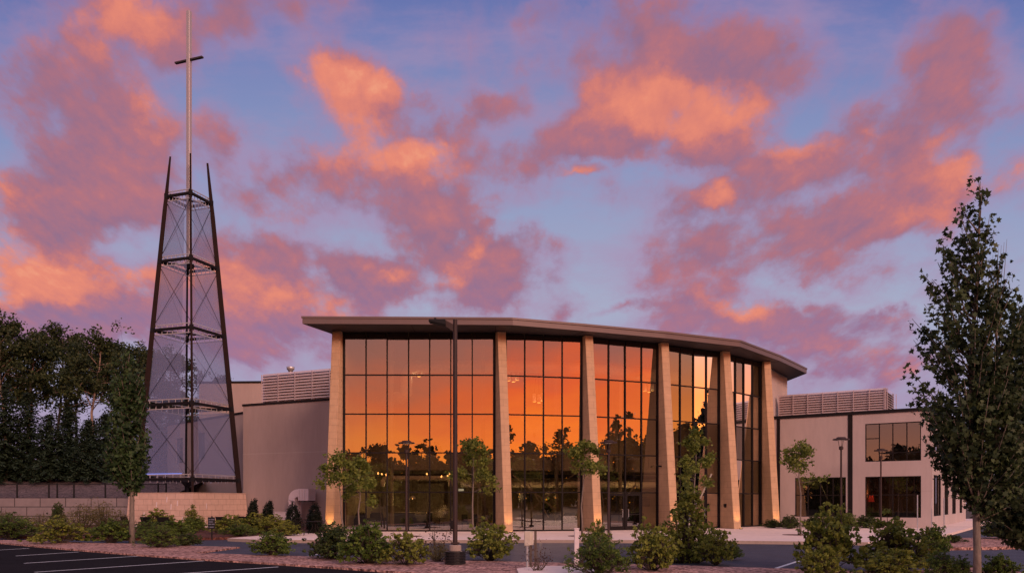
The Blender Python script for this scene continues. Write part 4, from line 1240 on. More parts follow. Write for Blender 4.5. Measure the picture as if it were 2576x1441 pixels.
def skeleton(rng, H, r0, fork, n_limb, spread, top=.8, lean=(0, 0), sub=3, rise=(.35, 1.0), rexp=1.0, shape=None):
    mb = MB(); tips = []
    ln = Vector((lean[0], lean[1], 0))
    tr = [Vector((0, 0, -.1))]
    for i in range(1, 7):
        f = i / 6
        tr.append(Vector((rng.normal() * .03 * H * .3, rng.normal() * .03 * H * .3, 0)) * (1 if i > 1 else .2) + ln * f * f + Vector((0, 0, H * top * f)))
    rad = [r0 * (1 - .75 * (i / 6) ** rexp) for i in range(7)]
    rad[0] = r0 * 1.25
    mb.tube(tr, rad, 7)
    tips.append(tr[-1] + Vector((0, 0, H * (1 - top) * .5)))
    for i in range(n_limb):
        f = fork + (1 - fork) * (i + rng.uniform(0, .8)) / n_limb
        x_ = f * 6; j = min(int(x_), 5)
        b = tr[j].lerp(tr[j + 1], x_ - j)
        az = i * 2.4 + rng.uniform(-.5, .5)
        el = rng.uniform(*rise)
        s = 1.0 if shape is None else shape((f - fork) / (1 - fork))
        ln_ = spread * s * rng.uniform(.75, 1.15)
        d = Vector((math.cos(az) * math.cos(el), math.sin(az) * math.cos(el), math.sin(el)))
        pts = [b]
        for k in range(1, 4):
            d = (d + Vector(rng.normal(size=3)) * .16 + Vector((0, 0, .05))).normalized()
            pts.append(pts[-1] + d * ln_ / 3)
        rl = max(r0 * .42 * (1 - .5 * f), r0 * .12)
        mb.tube(pts, [rl, rl * .7, rl * .45, rl * .2], 5)
        tips.append(pts[-1])
        for s_ in range(sub):
            k = rng.integers(1, 3)
            q = pts[k].lerp(pts[k + 1], rng.uniform(0, 1))
            dd = (d + Vector(rng.normal(size=3)) * .7).normalized()
            e = q + dd * ln_ * rng.uniform(.25, .5)
            mb.tube([q, q.lerp(e, .5) + Vector(rng.normal(size=3)) * ln_ * .03, e], [rl * .4, rl * .28, rl * .12], 4)
            tips.append(e)
    return mb, tips
def put_tree(root, wood, wname, mwood, seed=0):
    o = wood.build(wname, mwood, root, smooth=True)
    return o

# --- big maple on the right with two leaders, and its neighbour
def prof_px(lst, Y, ox=0, x0=0.0):
    return [(hz(y, Y), (c - CX) / FPX * Y - x0, 0.0, h / FPX * Y) for y, c, h in lst]
rng = np.random.default_rng(11)
YM = 17.0; XM = (2457 - CX) / FPX * YM
maple = thing('maple_tree', 'tall leafy maple with a slim grey trunk in the right foreground', 'tree', (XM, YM, -.09))
A1 = [(450, 2468, 6), (475, 2466, 15), (510, 2448, 32), (550, 2430, 54), (640, 2416, 60), (760, 2404, 84), (900, 2402, 88), (1000, 2402, 98), (1080, 2405, 82), (1160, 2420, 60), (1235, 2445, 26)]
B1 = [(615, 2512, 6), (680, 2512, 24), (760, 2514, 42), (880, 2514, 58), (1050, 2500, 74), (1180, 2515, 62), (1260, 2535, 40)]
zoff = -.09
allC, allO, allT, ends = [], [], [], []
for pf, n, tk in ((A1, 128, (1.75, [0, 1.9, 3.2, 5, 7, 8.7], [0, -.02, -.12, -.10, .02, .08])), (B1, 84, (1.5, [0, 1.7, 2.6, 4, 7.2], [0, -.02, .25, .42, .45]))):
    C_, O_, T_, c_ = plumes(rng, [(z - zoff, x, y, r) for z, x, y, r in prof_px([(a_, b_, c_ * 1.12) for a_, b_, c_ in pf], YM, x0=XM)], n, 40 if pf is A1 else 62, .10, tk, 1.0, .22)
    allC.append(C_); allO.append(O_); allT.append(T_); ends += c_
leaves('crown', np.concatenate(allC), .115, rng, lm_maple, maple, 'maple', .25, np.concatenate(allO) * .7, .5, np.concatenate(allT))
mb = MB()
ztop = hz(455, YM) - zoff
xa = (2466 - 2457) / FPX * YM
mb.tube([(0, 0, -.1), (.01, 0, .8), (-.02, .0, 1.9), (-.12, 0, 3.2), (-.10, .05, 5), (.02, 0, 7), (xa, 0, ztop)], [.10, .078, .07, .055, .04, .025, .006], 9)
mb.tube([(-.02, 0, 1.7), (.25, .05, 2.6), (.42, 0, 4), (.45, 0, hz(630, YM))], [.05, .042, .03, .006], 7)
for b, m_, q in ends:
    mb.tube([b, b * .25 + m_ * .5 + q * .25, q], [.020, .013, .004], 4)
for k in range(7):   # bare shoots above the crown
    x_ = (2490 + k * 7 - 2457) / FPX * YM; z0_ = hz(700 - k * 8, YM); mb.tube([(x_ - .1, .0, z0_ - .8), (x_, .05, z0_), (x_ + .04, .05, z0_ + .55)], [.008, .006, .003], 4)
put_tree(maple, mb, 'trunk', m_bark)
# dark neighbour, cut by the right edge
YN = 18.6; XN = (2652 - CX) / FPX * YN
m2 = thing('maple_tree', 'dark maple partly cut off by the right edge, crowding the taller one', 'tree', (XN, YN, -.09))
A2_ = [(735, 2568, 6), (790, 2570, 24), (900, 2575, 50), (1000, 2580, 80), (1150, 2576, 96), (1280, 2568, 90), (1350, 2560, 46)]
B2_ = [(700, 2650, 10), (900, 2660, 60), (1150, 2670, 90), (1300, 2660, 60)]
allC, allO, allT, ends = [], [], [], []
for pf, n, tk in ((A2_, 170, (.7, [0, 1.2, 2.5, 4, 7], [0, 0, -.25, -.55, -.8])), (B2_, 40, (.9, [0, 7], [0, 0]))):
    C_, O_, T_, c_ = plumes(rng, [(z - zoff, x, y, r) for z, x, y, r in prof_px(pf, YN, x0=XN)], n, 60, .11, tk, 1.0, .2)
    allC.append(C_); allO.append(O_); allT.append(T_); ends += c_
leaves('crown', np.concatenate(allC), .125, rng, lm_maple, m2, 'maple', .25, np.concatenate(allO) * .7, .5, np.concatenate(allT))
mb = MB().tube([(0, 0, -.1), (0, 0, 1.2), (-.2, 0, 2.5), (-.5, 0, 4), (-.6, 0, 6)], [.1, .08, .06, .04, .01], 8)
for b, m_, q in ends:
    mb.tube([b, b * .25 + m_ * .5 + q * .25, q], [.020, .013, .004], 4)
put_tree(m2, mb, 'trunk', m_bark)
# --- columnar tree on the left
YC = 37.5; XC = (332 - CX) / FPX * YC
ct = thing('columnar_tree', 'dense narrow upright tree on a bare trunk in front of the tower base', 'tree', (XC, YC, -.09))
PC = [(872, 318, 5), (900, 320, 20), (940, 324, 34), (1000, 322, 46), (1080, 320, 52), (1140, 318, 52), (1190, 322, 38), (1225, 328, 20), (1238, 331, 8)]
C_, O_, T_, c_ = plumes(rng, [(z - zoff, x, y, r) for z, x, y, r in prof_px(PC, YC, x0=XC)], 110, 42, .15, (2.3, [0, 2.4, 4.2, 7], [0, 0, -.15, -.25]), 1.2, .2)
leaves('crown', C_, .17, rng, lm_col, ct, 'maple', .3, O_ * .7, .4, T_)
mb = MB().tube([(0, 0, -.1), (.0, 0, 1), (.0, 0, 2.4), (-.15, 0, 4.2), (-.25, 0, 6.8)], [.15, .115, .10, .075, .02], 9)
for b, m_, q in c_:
    mb.tube([b, b * .25 + m_ * .5 + q * .25, q], [.028, .018, .006], 4)
put_tree(ct, mb, 'trunk', m_bark)

# --- young trees by the facade
def young(px, base, Y, top, crown_bot, wpx, label, seed, lean=0, dens=1.0, mat_=None, n_limb=11, grp='young trees along the plaza'):
    rg = np.random.default_rng(seed)
    x, y = px_on(px, Y); z0 = base
    H = hz(top, Y) - z0
    cb = hz(crown_bot, Y) - z0
    sp = wpx / 2 / FPX * Y
    t = thing('young_tree', label, 'tree', (x, y, z0), 0, grp)
    wood, tips = skeleton(rg, H, .055, max(.2, cb / (H * .92)), n_limb, sp * .95, .90, (lean / FPX * Y, 0), 3, (.15, .95), 1.0, lambda f: 1.0 - .55 * f)
    put_tree(t, wood, 'trunk', m_bark, seed)
    C_, T_ = clumps(rg, tips, sp * .24, int(7 * dens), .10, 5)
    leaves('crown', C_, .17, rg, mat_ or lm_young, t, 'leaf', .5, None, .3, T_)
    return t
young(862, 0, 42.5, 1148, 1235, 120, 'thin multi branched young tree in front of the first stone fin', 21, lean=-14)
young(904, 0, 44.5, 1146, 1265, 78, 'small young tree with a pale stem before the left panes', 22, dens=1.2)
young(1189, 0, 44.0, 1098, 1235, 112, 'leafy young tree right of the tall parking light pole', 23, dens=1.2)
young(1464, 0, 42.6, 1106, 1195, 104, 'wispy young tree leaning before the third stone fin', 24, lean=8)
young(1747, 0, 43.0, 1070, 1225, 92, 'young tree rising behind the pointed green bush', 25, dens=1.25)
young(2014, 0, 43.0, 1112, 1215, 118, 'open crowned young tree in front of the right wing', 26, lean=-10, dens=.9)

# --- tall wood behind the wall on the left
def tall(px, Y, base, top, wpx, label, seed, pale=True, dens=1.0, fork=.42):
    rg = np.random.default_rng(seed)
    x, y = px_on(px, Y); H = hz(top, Y) - base
    sp = wpx / 2 / FPX * Y
    t = thing('tall_tree', label, 'tree', (x, y, base), 0, 'tall trees behind the retaining wall')
    wood, tips = skeleton(rg, H, .20, fork, 17, sp, .88, (rg.normal() * .8, rg.normal() * .5), 4, (.05, .85), .9, lambda f: .65 + .75 * math.sin(math.pi * min(1, f * .8 + .2)) - .35 * f)
    put_tree(t, wood, 'trunk', m_bark_p if pale else m_bark_d, seed)
    C_, T_ = clumps(rg, tips, sp * .22, int(13 * dens), .25, 7)
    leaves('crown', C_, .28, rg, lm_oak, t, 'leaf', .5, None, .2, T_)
tall(-62, 80, 4.5, 735, 190, 'tall dark tree at the far left edge, half outside the photo', 40)
tall(16, 77, 4.2, 768, 150, 'tallest loose crowned tree at the left edge', 41)
tall(80, 80, 4.5, 815, 130, 'tall tree with a bare pinkish trunk, second from the left edge', 42, fork=.5)
tall(150, 85, 5.0, 800, 150, 'broad crowned tall tree standing between two pale bare trunks', 43, False)
tall(226, 80, 4.5, 838, 150, 'tall tree with a long bare pale trunk above the dark conifers', 44, fork=.5)
tall(292, 86, 5.0, 842, 140, 'tall tree whose crown shows just above the narrow columnar tree', 45, False)
tall(356, 90, 5.4, 850, 120, 'tall tree touching the left leg of the steel tower', 46, False)
tall(436, 92, 5.5, 858, 120, 'tall tree seen only through the mesh of the steel tower', 47, False, 1.2, .3)
tall(548, 112, 6.3, 938, 110, 'small far tree behind the right leg of the steel tower', 48, False, 1.2, .25)
tall(190, 98, 6.0, 870, 220, 'broad back row tree filling the gap above the dark conifers', 49, False, .7, .5)
#tall(50, 98, 6.0, 850, 220, 'broad back row tree behind the tallest left tree', 50, False, 1.2, .25)
#tall(330, 100, 6.0, 900, 200, 'broad back row tree behind the narrow columnar tree', 51, False, 1.2, .25)
def conifer(px, Y, base, top, wpx, label, seed):
    rg = np.random.default_rng(seed)
    x, y = px_on(px, Y); H = hz(top, Y) - base; sp = wpx / 2 / FPX * Y
    t = thing('conifer', label, 'conifer', (x, y, base), 0, 'dark conifers above the retaining wall')
    mb = MB().tube([(0, 0, -.2), (0, 0, H * .5), (0, 0, H)], [.2, .12, .02], 7)
    C_, O_ = [], []
    for i in range(150):
        f = (i / 150) ** 1.15
        z = .25 + (H - .3) * f
        ln_ = sp * (1 - f) ** .75 * rg.uniform(.7, 1.15) + .15
        az = i * 2.4 + rg.uniform(-.4, .4)
        k = max(3, int(ln_ * 7))
        s = np.linspace(.12, 1, k)
        bx = np.cos(az) * ln_ * s; by = np.sin(az) * ln_ * s; bz = z + .10 * ln_ * s - .32 * ln_ * s ** 2
        if i % 3 == 0: mb.tube([(0, 0, z), (bx[k // 2], by[k // 2], bz[k // 2]), (bx[-1], by[-1], bz[-1])], [.03, .02, .006], 4)
        for _ in range(6):
            j = rg.normal(size=(k, 3)) * np.array([.16, .16, .07]) * (.5 + .5 * s[:, None])
            C_.append(np.stack([bx, by, bz], 1) + j)
            O_.append(np.tile([np.cos(az) * .3, np.sin(az) * .3, .5], (k, 1)))
    put_tree(t, mb, 'trunk', m_bark_d)
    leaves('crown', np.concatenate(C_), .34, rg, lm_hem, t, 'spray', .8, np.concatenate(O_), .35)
conifer(-40, 69.5, 3.6, 955, 150, 'dark conifer at the left edge, mostly outside the photo', 60)
conifer(14, 70, 3.7, 962, 130, 'tall dark conifer at the left edge above the block wall', 61)
conifer(70, 71.5, 3.8, 985, 130, 'dark conifer right of the tallest one, above the first fence posts', 62)
conifer(124, 69.8, 3.7, 1040, 110, 'lower dark conifer above the paired fence posts', 63)
conifer(172, 72, 3.9, 1020, 120, 'dark conifer at the middle of the conifer row', 64)
conifer(222, 70, 3.7, 1055, 110, 'small dark conifer left of the columnar tree', 65)
conifer(268, 73, 3.9, 1040, 120, 'dark conifer half hidden by the columnar tree', 66)
conifer(388, 79, 4.2, 1000, 110, 'dark conifer seen through the left mesh panels of the tower', 68)
conifer(430, 84, 4.8, 1030, 110, 'dark conifer behind the mesh above the rear wing roof', 69)
conifer(320, 76, 4.1, 1080, 110, 'small dark conifer behind the columnar tree trunk', 67)

# --- woods behind the camera, seen as reflections in the facade
rg = np.random.default_rng(70)
Cs, Ts = [], []
mb = MB()
for i in range(70):
    a = R(-62 + 174 * (i + rg.uniform(0, .9)) / 70)
    dist = rg.uniform(52, 74) + (34 if a > R(20) else 0)
    x, y = math.sin(a) * dist, -math.cos(a) * dist
    if a > R(60): y += 14
    H = rg.uniform(12.5, 18.5) * (1.06 if a > R(20) else .80)
    r_ = rg.uniform(2.2, 3.9)
    mb.tube([(x, y, -.2), (x + rg.normal() * .2, y, H * .5), (x, y, H * .92)], [.22, .16, .05], 6)
    nt_ = 16
    tz = rg.uniform(.25, 1, nt_)
    az = rg.uniform(0, 6.28, nt_); rr = r_ * np.sqrt(1.05 - tz) * rg.uniform(.3, 1.1, nt_) * 1.2
    tp = np.stack([x + rr * np.cos(az), y + rr * np.sin(az), H * tz], 1)
    C_, T_ = clumps(rg, tp, r_ * .36, 8, .32, 6)
    Cs.append(C_); Ts.append(T_)
for i in range(128):
    a = R(-66 + 182 * i / 128)
    dist = 80 + (30 if a > R(20) else 0)
    x, y = math.sin(a) * dist, -math.cos(a) * dist + (14 if a > R(60) else 0)
    top_ = rg.uniform(10.6, 13.2) * (1.15 if a > R(20) else .82)
    tp = np.stack([x + rg.normal(0, 1.6, 24), y + rg.normal(0, 1, 24), np.linspace(.3, top_, 24)], 1)
    C_, T_ = clumps(rg, tp, 1.5, 9, .4, 9); Cs.append(C_); Ts.append(T_)
tag(leaves('far_wood_foliage', np.concatenate(Cs), .95, rg, lm_far, None, 'leaf', .4, None, .2, np.concatenate(Ts)), kind='stuff')
tag(mb.build('far_wood_trunks', m_bark_d), kind='stuff')

# --- thujas
def thuja_mesh(rg, H, Rr, twin):
    pf = [(0.02, 0, 0, Rr * .8), (H * .25, 0, 0, Rr), (H * .55, 0, 0, Rr * .82), (H * .8, 0, 0, Rr * .45), (H, 0, 0, .02)]
    C_, O_, T_, c_ = sprays(rg, pf, 420, 9, .05, .6, 1.4, .2)
    if twin:
        pf = [(H * .4, Rr * .45, 0, Rr * .4), (H * .75, Rr * .55, 0, Rr * .3), (H * 1.08, Rr * .5, 0, .02)]
        c2 = sprays(rg, pf, 160, 9, .05, .6, 1.4, .2)
        C_ = np.concatenate([C_, c2[0]]); O_ = np.concatenate([O_, c2[1]]); T_ = np.concatenate([T_, c2[2]])
    return C_, O_, T_
for i, (px, top, wpx, Y, tw, lab) in enumerate(((634, 1259, 27, 47.5, True, 'twin tipped dark thuja nearest the block plinth'),
        (672, 1263, 30, 47.8, True, 'dark thuja in front of the pale equipment box'), (737, 1257, 35, 46.8, False, 'dark pointed thuja left of the gooseneck duct'),
        (791, 1258, 35, 46.6, False, 'dark pointed thuja next to the first stone fin'))):
    rg = np.random.default_rng(80 + i)
    x, y = px_on(px, Y); H = hz(top, Y)
    t = thing('thuja_bush', lab, 'thuja', (x, y, -.01), 0, 'thujas along the left wing')
    C_, O_, T_ = thuja_mesh(rg, H, wpx / 2 / FPX * Y * 1.05, tw)
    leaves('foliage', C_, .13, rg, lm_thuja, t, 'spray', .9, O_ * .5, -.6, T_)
    part(MB().tube([(x, y, -.05), (x, y, H * .6)], [.06, .02], 6), 'stem', m_bark_d, t)

# --- shrubs
def lobed(rg, H, W, n_lobe, per_lobe, per, sr, spread=1.0):
    """a rounded uneven bush of many shoots"""
    C_, T_, E = [], [], []
    for i in range(n_lobe):
        a = i * 2.4 + rg.uniform(-.4, .4); rr = W / 2 * .68 * math.sqrt((i + .5) / n_lobe)
        hh = H * rg.uniform(.62, 1.0) * (1 - .45 * (rr / (W / 2)) ** 2)
        c = np.array([rr * math.cos(a), rr * math.sin(a), hh * .58])
        rad = np.array([W * .19, W * .19, hh * .44]) * rg.uniform(.85, 1.15)
        d = rg.normal(size=(per_lobe, 3)); d[:, 2] = d[:, 2] * .9 + .2; d /= np.linalg.norm(d, axis=1)[:, None]
        p_ = c + d * rad * np.cbrt(rg.uniform(.25, 1.0, (per_lobe, 1))) * spread * np.where(rg.uniform(0, 1, (per_lobe, 1)) > .82, 1.32, 1.0)
        p_[:, 2] = np.maximum(p_[:, 2], .05)
        l_ = p_[:, None, :] + rg.normal(size=(per_lobe, per, 3)) * sr
        C_.append(l_.reshape(-1, 3)); T_.append(np.repeat(np.clip(rg.normal(.42, .22, per_lobe), 0, 1), per)); E.append(p_[::4])
    return np.concatenate(C_), np.concatenate(T_), np.concatenate(E)
def tufted(rg, H, W, n_stem, per, lr, low=.12):
    """branching stems that end in rosettes of leaves, open between them"""
    C_, T_, segs = [], [], []
    ph = rg.uniform(0, 6.28, 3)
    for i in range(n_stem):
        az = i * 2.4 + rg.uniform(-.5, .5); f = math.sqrt((i + .6) / n_stem)
        dome = 1 + .28 * math.sin(2 * az + ph[0]) + .22 * math.sin(3 * az + ph[1])
        rr = W / 2 * f * dome * rg.uniform(.8, 1.1)
        zz = H * (1 - .80 * f ** 2.2) * rg.uniform(.72, 1.06) * (1 + .14 * math.sin(2 * az + ph[2]))
        tip = np.array([rr * math.cos(az), rr * math.sin(az), max(zz, low)])
        b = np.array([tip[0] * .1, tip[1] * .1, -.03])
        mid = np.array([tip[0] * .55, tip[1] * .55, tip[2] * .42])
        segs.append((b, mid, tip))
        ends_ = [tip]
        for _ in range(4):
            e = mid * .25 + tip * .75 + rg.normal(size=3) * np.array([.13, .13, .10]) * W
            e[2] = max(e[2], low); ends_.append(e); segs.append((mid * .6 + tip * .4, (mid + tip) * .22 + e * .56, e))
        tn = np.clip(rg.normal(.42, .2), 0, 1)
        for e in ends_:
            m = per
            d = rg.normal(size=(m, 3)); d /= np.linalg.norm(d, axis=1)[:, None]
            C_.append(e + d * lr * np.cbrt(rg.uniform(.05, 1, (m, 1))) * np.array([1, 1, .75])); T_.append(np.full(m, np.clip(tn + rg.normal(0, .1), 0, 1)))
    return np.concatenate(C_), np.concatenate(T_), segs
def shrub_proto(kind, seed):
    rg = np.random.default_rng(seed)
    root = thing('shrub', 'x', 'shrub', (0, 0, 0))
    if kind == 'dense':  C_, T_, E = tufted(rg, 1.0, 1.25, 62, 13, .075); m, s, sh = lm_shrub, .078, 'leaf'
    elif kind == 'dense2': C_, T_, E = tufted(rg, 1.0, 1.35, 54, 15, .085); m, s, sh = lm_shrub, .085, 'narrow'
    elif kind == 'open': C_, T_, E = tufted(rg, 1.0, 1.3, 44, 12, .07); m, s, sh = lm_shrub_y, .085, 'leaf'
    elif kind == 'deep': C_, T_, E = tufted(rg, 1.0, 1.3, 70, 13, .075); m, s, sh = lm_shrub_d, .075, 'leaf'
    elif kind == 'yellow': C_, T_, E = tufted(rg, 1.0, 1.2, 52, 12, .075); m, s, sh = lm_shrub_y, .08, 'leaf'
    elif kind == 'wispy': C_, T_, E = lobed(rg, 1.0, 1.2, 14, 26, 7, .05, 1.15); m, s, sh = lm_wisp, .055, 'narrow'
    elif kind == 'bare': C_, T_, E = lobed(rg, 1.0, .9, 10, 9, 3, .05, 1.15); m, s, sh = lm_dead, .05, 'leaf'
    elif kind in ('cone', 'ycone'):
        pf = [(.03, 0, 0, .32), (.15, 0, 0, .34), (.4, 0, 0, .25), (.7, .02, 0, .12), (.9, 0, 0, .05), (1.0, 0, 0, .01)]
        C_, O_, T_, E = sprays(rg, pf, 420, 9, .022, .3, 1.2, .5); m, s, sh = (lm_shrub_y if kind == 'cone' else lm_shrub_y), .042, 'leaf'
    leaves('foliage', C_, s, rg, m, root, sh, .5, None, -.2, T_)
    mb = MB()
    st_ = 3 if kind not in ('bare', 'wispy') else 1
    if isinstance(E, list):
        for b, c, e in E: mb.tube([b, c, e], [.013, .008, .003], 4)
        E = E[:0]
    for e in E[::st_ * 2]:
        e = Vector(e); b = Vector((e.x * .12, e.y * .12, -.04)); mb.tube([b, b.lerp(e, .55) + Vector((e.x * .12, e.y * .12, 0)), e], [.014, .009, .003], 4)
    mb.build('stems', m_bark_d if kind != 'bare' else m_wood, root)
    return root
protos, used = {}, set()
for i, k in enumerate(('dense', 'dense2', 'open', 'deep', 'yellow', 'wispy', 'bare', 'cone', 'ycone')): protos[k] = shrub_proto(k, 100 + i)
def shrub(kind, px, by, wpx, top, label, z=-.09, grp='shrubs in the parking beds', depth=None):
    x, y = G(px, by, z)
    pr = protos[kind]
    if kind not in used: root = pr; used.add(kind)
    else:
        root = pr.copy(); COL.objects.link(root)
        for ch in pr.children:
            c = ch.copy(); COL.objects.link(c); c.parent = root
    W = wpx * (1.0 if px < 1900 else .92) / FPX * y; H = hz(top, y) - z
    base_w = {'open': 1.3, 'dense': 1.25, 'dense2': 1.35, 'deep': 1.3, 'yellow': 1.2, 'wispy': 1.2, 'bare': .9, 'cone': .68, 'ycone': .68}[kind]
    root.location = (x, y, z); sx = W / base_w
    root.scale = (sx, sx * .95, H * (1.0 if 'cone' in kind else 1.02))
    root.rotation_euler = (0, 0, (px * 1.37) % 6.28)
    root['label'] = label; root['group'] = grp
SH = [
 ('dense2', 28, 1352, 130, 1298, 'green bush at the left edge, beside the road strip'),
 ('open', 152, 1364, 116, 1304, 'broad green bush left of the bare columnar tree trunk, second from the left edge'),
 ('dense', 281, 1362, 96, 1308, 'compact green bush just left of the columnar tree trunk'),
 ('dense2', 402, 1374, 100, 1322, 'low bush in the bark strip right of the columnar tree trunk'),
 ('deep', 468, 1370, 60, 1340, 'flat dark bush at the end of the bark strip'),
 ('dense', 686, 1394, 98, 1337, 'round bush alone at the tip of the bark bed'),
 ('deep', 838, 1402, 128, 1322, 'green bush in the road bed below the metal patio table'),
 ('dense', 926, 1414, 130, 1318, 'large bush between the patio and the first lamp post'),
 ('open', 1022, 1418, 104, 1338, 'low bush under the first plaza lamp'),
 ('bare', 1098, 1404, 110, 1310, 'sparse reddish withered bush left of the parking light base'),
 ('wispy', 1104, 1410, 70, 1362, 'small olive bush touching the parking light base'),
 ('open', 1232, 1406, 136, 1314, 'rounded bush just right of the parking light base'),
 ('bare', 1352, 1436, 80, 1352, 'withered twiggy bush in front of the grey utility boxes'),
 ('dense2', 1508, 1444, 150, 1352, 'broad bush right of the white post'),
 ('yellow', 1500, 1412, 70, 1318, 'tall yellowish shoots behind the white post'),
 ('open', 1640, 1432, 130, 1318, 'large bush at the left foot of the pointed bush'),
 ('cone', 1728, 1408, 150, 1192, 'tall pointed bush in the middle of the right road bed'),
 ('open', 1800, 1416, 100, 1328, 'bush at the right foot of the pointed bush'),
 ('dense2', 1845, 1402, 50, 1368, 'small low bush at the right end of the pointed bush group'),
 ('yellow', 2090, 1428, 150, 1284, 'tall light green bush in front of the right wing stair window'),
 ('open', 2070, 1456, 120, 1370, 'low bush at the bottom edge left of the road gap'),
 ('open', 2255, 1434, 180, 1302, 'wide light green bush below the lower right wing window'),
 ('open', 2240, 1460, 170, 1376, 'dense bush at the bottom edge below the wide light bush'),
 ('dense2', 2370, 1452, 100, 1388, 'low bush at the bottom edge left of the maple trunk'),
 ('dense', 2352, 1392, 70, 1322, 'thin bush end reaching over the pale pavement'),
 ('dense2', 2418, 1450, 70, 1404, 'small bush touching the left side of the maple trunk'),
 ('dense', 2515, 1450, 90, 1396, 'low bush right of the maple trunk'),
]
for s in SH: shrub(*s)
SB = [
 ('wispy', 20, 1325, 120, 1287, 'olive feathery bush at the left edge below the block wall'),
 ('wispy', 100, 1334, 110, 1292, 'olive feathery bush under the paired fence posts'),
 ('wispy', 205, 1336, 110, 1268, 'tall feathery yellow bush in front of the block wall'),
 ('deep', 146, 1323, 42, 1268, 'small dark round bush against the block wall'),
 ('wispy', 262, 1330, 100, 1262, 'tall feathery bush at the right end of the block wall'),
 ('wispy', 312, 1340, 60, 1295, 'feathery bush at the left corner of the plinth'),
 ('yellow', 398, 1330, 70, 1283, 'upright yellow green bush between two dark lounge chairs'),
 ('dense', 440, 1345, 80, 1308, 'green bush before the front corner of the plinth'),
 ('dense2', 372, 1350, 84, 1312, 'green bush below the left lounge chairs'),
 ('ycone', 484, 1330, 62, 1268, 'golden pointed bush at the front corner of the plinth'),
 ('dense', 484, 1336, 60, 1302, 'round green bush under the golden pointed bush'),
 ('yellow', 578, 1340, 84, 1298, 'yellow green bush right of the small black sign'),
 ('dense2', 605, 1346, 80, 1318, 'low spreading bush right of the small black sign'),
 ('yellow', 642, 1338, 76, 1294, 'yellow bush in front of the twin tipped thuja'),
 ('yellow', 690, 1340, 70, 1298, 'yellow bush in front of the pale equipment box'),
 ('yellow', 722, 1346, 60, 1312, 'low yellow bush at the patio edge'),
 ('deep', 1985, 1328, 46, 1296, 'dark bush at the foot of the last stone fin'),
 ('deep', 1945, 1326, 50, 1306, 'flat dark ground bush between the last two stone fins'),
 ('deep', 2048, 1326, 60, 1298, 'dark bush under the first lower window of the right wing'),
 ('dense2', 2125, 1326, 76, 1290, 'green bush under the dark pilaster of the right wing'),
 ('deep', 2180, 1326, 60, 1296, 'dark bush left of the wide lower window'),
 ('deep', 2400, 1362, 50, 1344, 'tiny bush on the bark island right of the pavement'),
 ('deep', 2530, 1352, 110, 1296, 'dark bush on the bark island right of the maple trunk'),
]
for s in SB: shrub(*s, z=0.0, grp='shrubs by the buildings')

# ------------------------------------------------------------------ parking light
x, y = G(1145, 1417, -.09)
pl_t = thing('parking_light', 'tall brown parking light with one flat lamp head and a ribbed black base', 'parking light', (x, y, -.09))
prof = [(.33, 0.0)]
for k in range(4):
    z = .02 + k * .085
    prof += [(.33, z), (.335, z + .055), (.30, z + .06), (.30, z + .08)]
prof += [(.33, .36), (.33, .40), (.2, .42)]
part(MB().lathe(prof, 24, (x, y, -.09)), 'ribbed_base', m_plastic, pl_t)
part(MB().lathe([(.19, .0), (.19, .18), (.16, .2)], 20, (x, y, .31)), 'concrete_collar', m_kerb, pl_t)
zt = hz(802, y)
part(MB().tube([(x, y, .5), (x, y, zt)], [.075, .068], 14), 'pole', m_brown, pl_t, smooth=False)
part(MB().box((x, y, .56), (.26, .26, .05)), 'base_plate', m_brown, pl_t)
part(MB().box((x - .1, y - .02, hz(1318, y)), (.1, .12, .26)).box((x - .1, y - .09, hz(1318, y) - .02), (.06, .03, .1)), 'socket_box', m_dark, pl_t)
zh = hz(812, y)
hd = MB()
hd.hexa([(x - .82, y - .17, zh + .03), (x - .28, y - .17, zh - .09), (x - .28, y + .17, zh - .09), (x - .82, y + .17, zh + .03),
         (x - .80, y - .15, zh + .10), (x - .30, y - .15, zh + .11), (x - .30, y + .15, zh + .11), (x - .80, y + .15, zh + .10)])
part(hd, 'lamp_head', m_black, pl_t, bevel=.02)
part(MB().hexa([(x - .30, y - .06, zh - .10), (x - .06, y - .06, zh - .26), (x - .06, y + .06, zh - .26), (x - .30, y + .06, zh - .10),
                (x - .30, y - .06, zh + .09), (x - .06, y - .06, zh - .04), (x - .06, y + .06, zh - .04), (x - .30, y + .06, zh + .09)]), 'arm', m_brown, pl_t)
part(MB().box((x - .62, y, zh + .135), (.07, .07, .06)), 'sensor', m_black, pl_t)

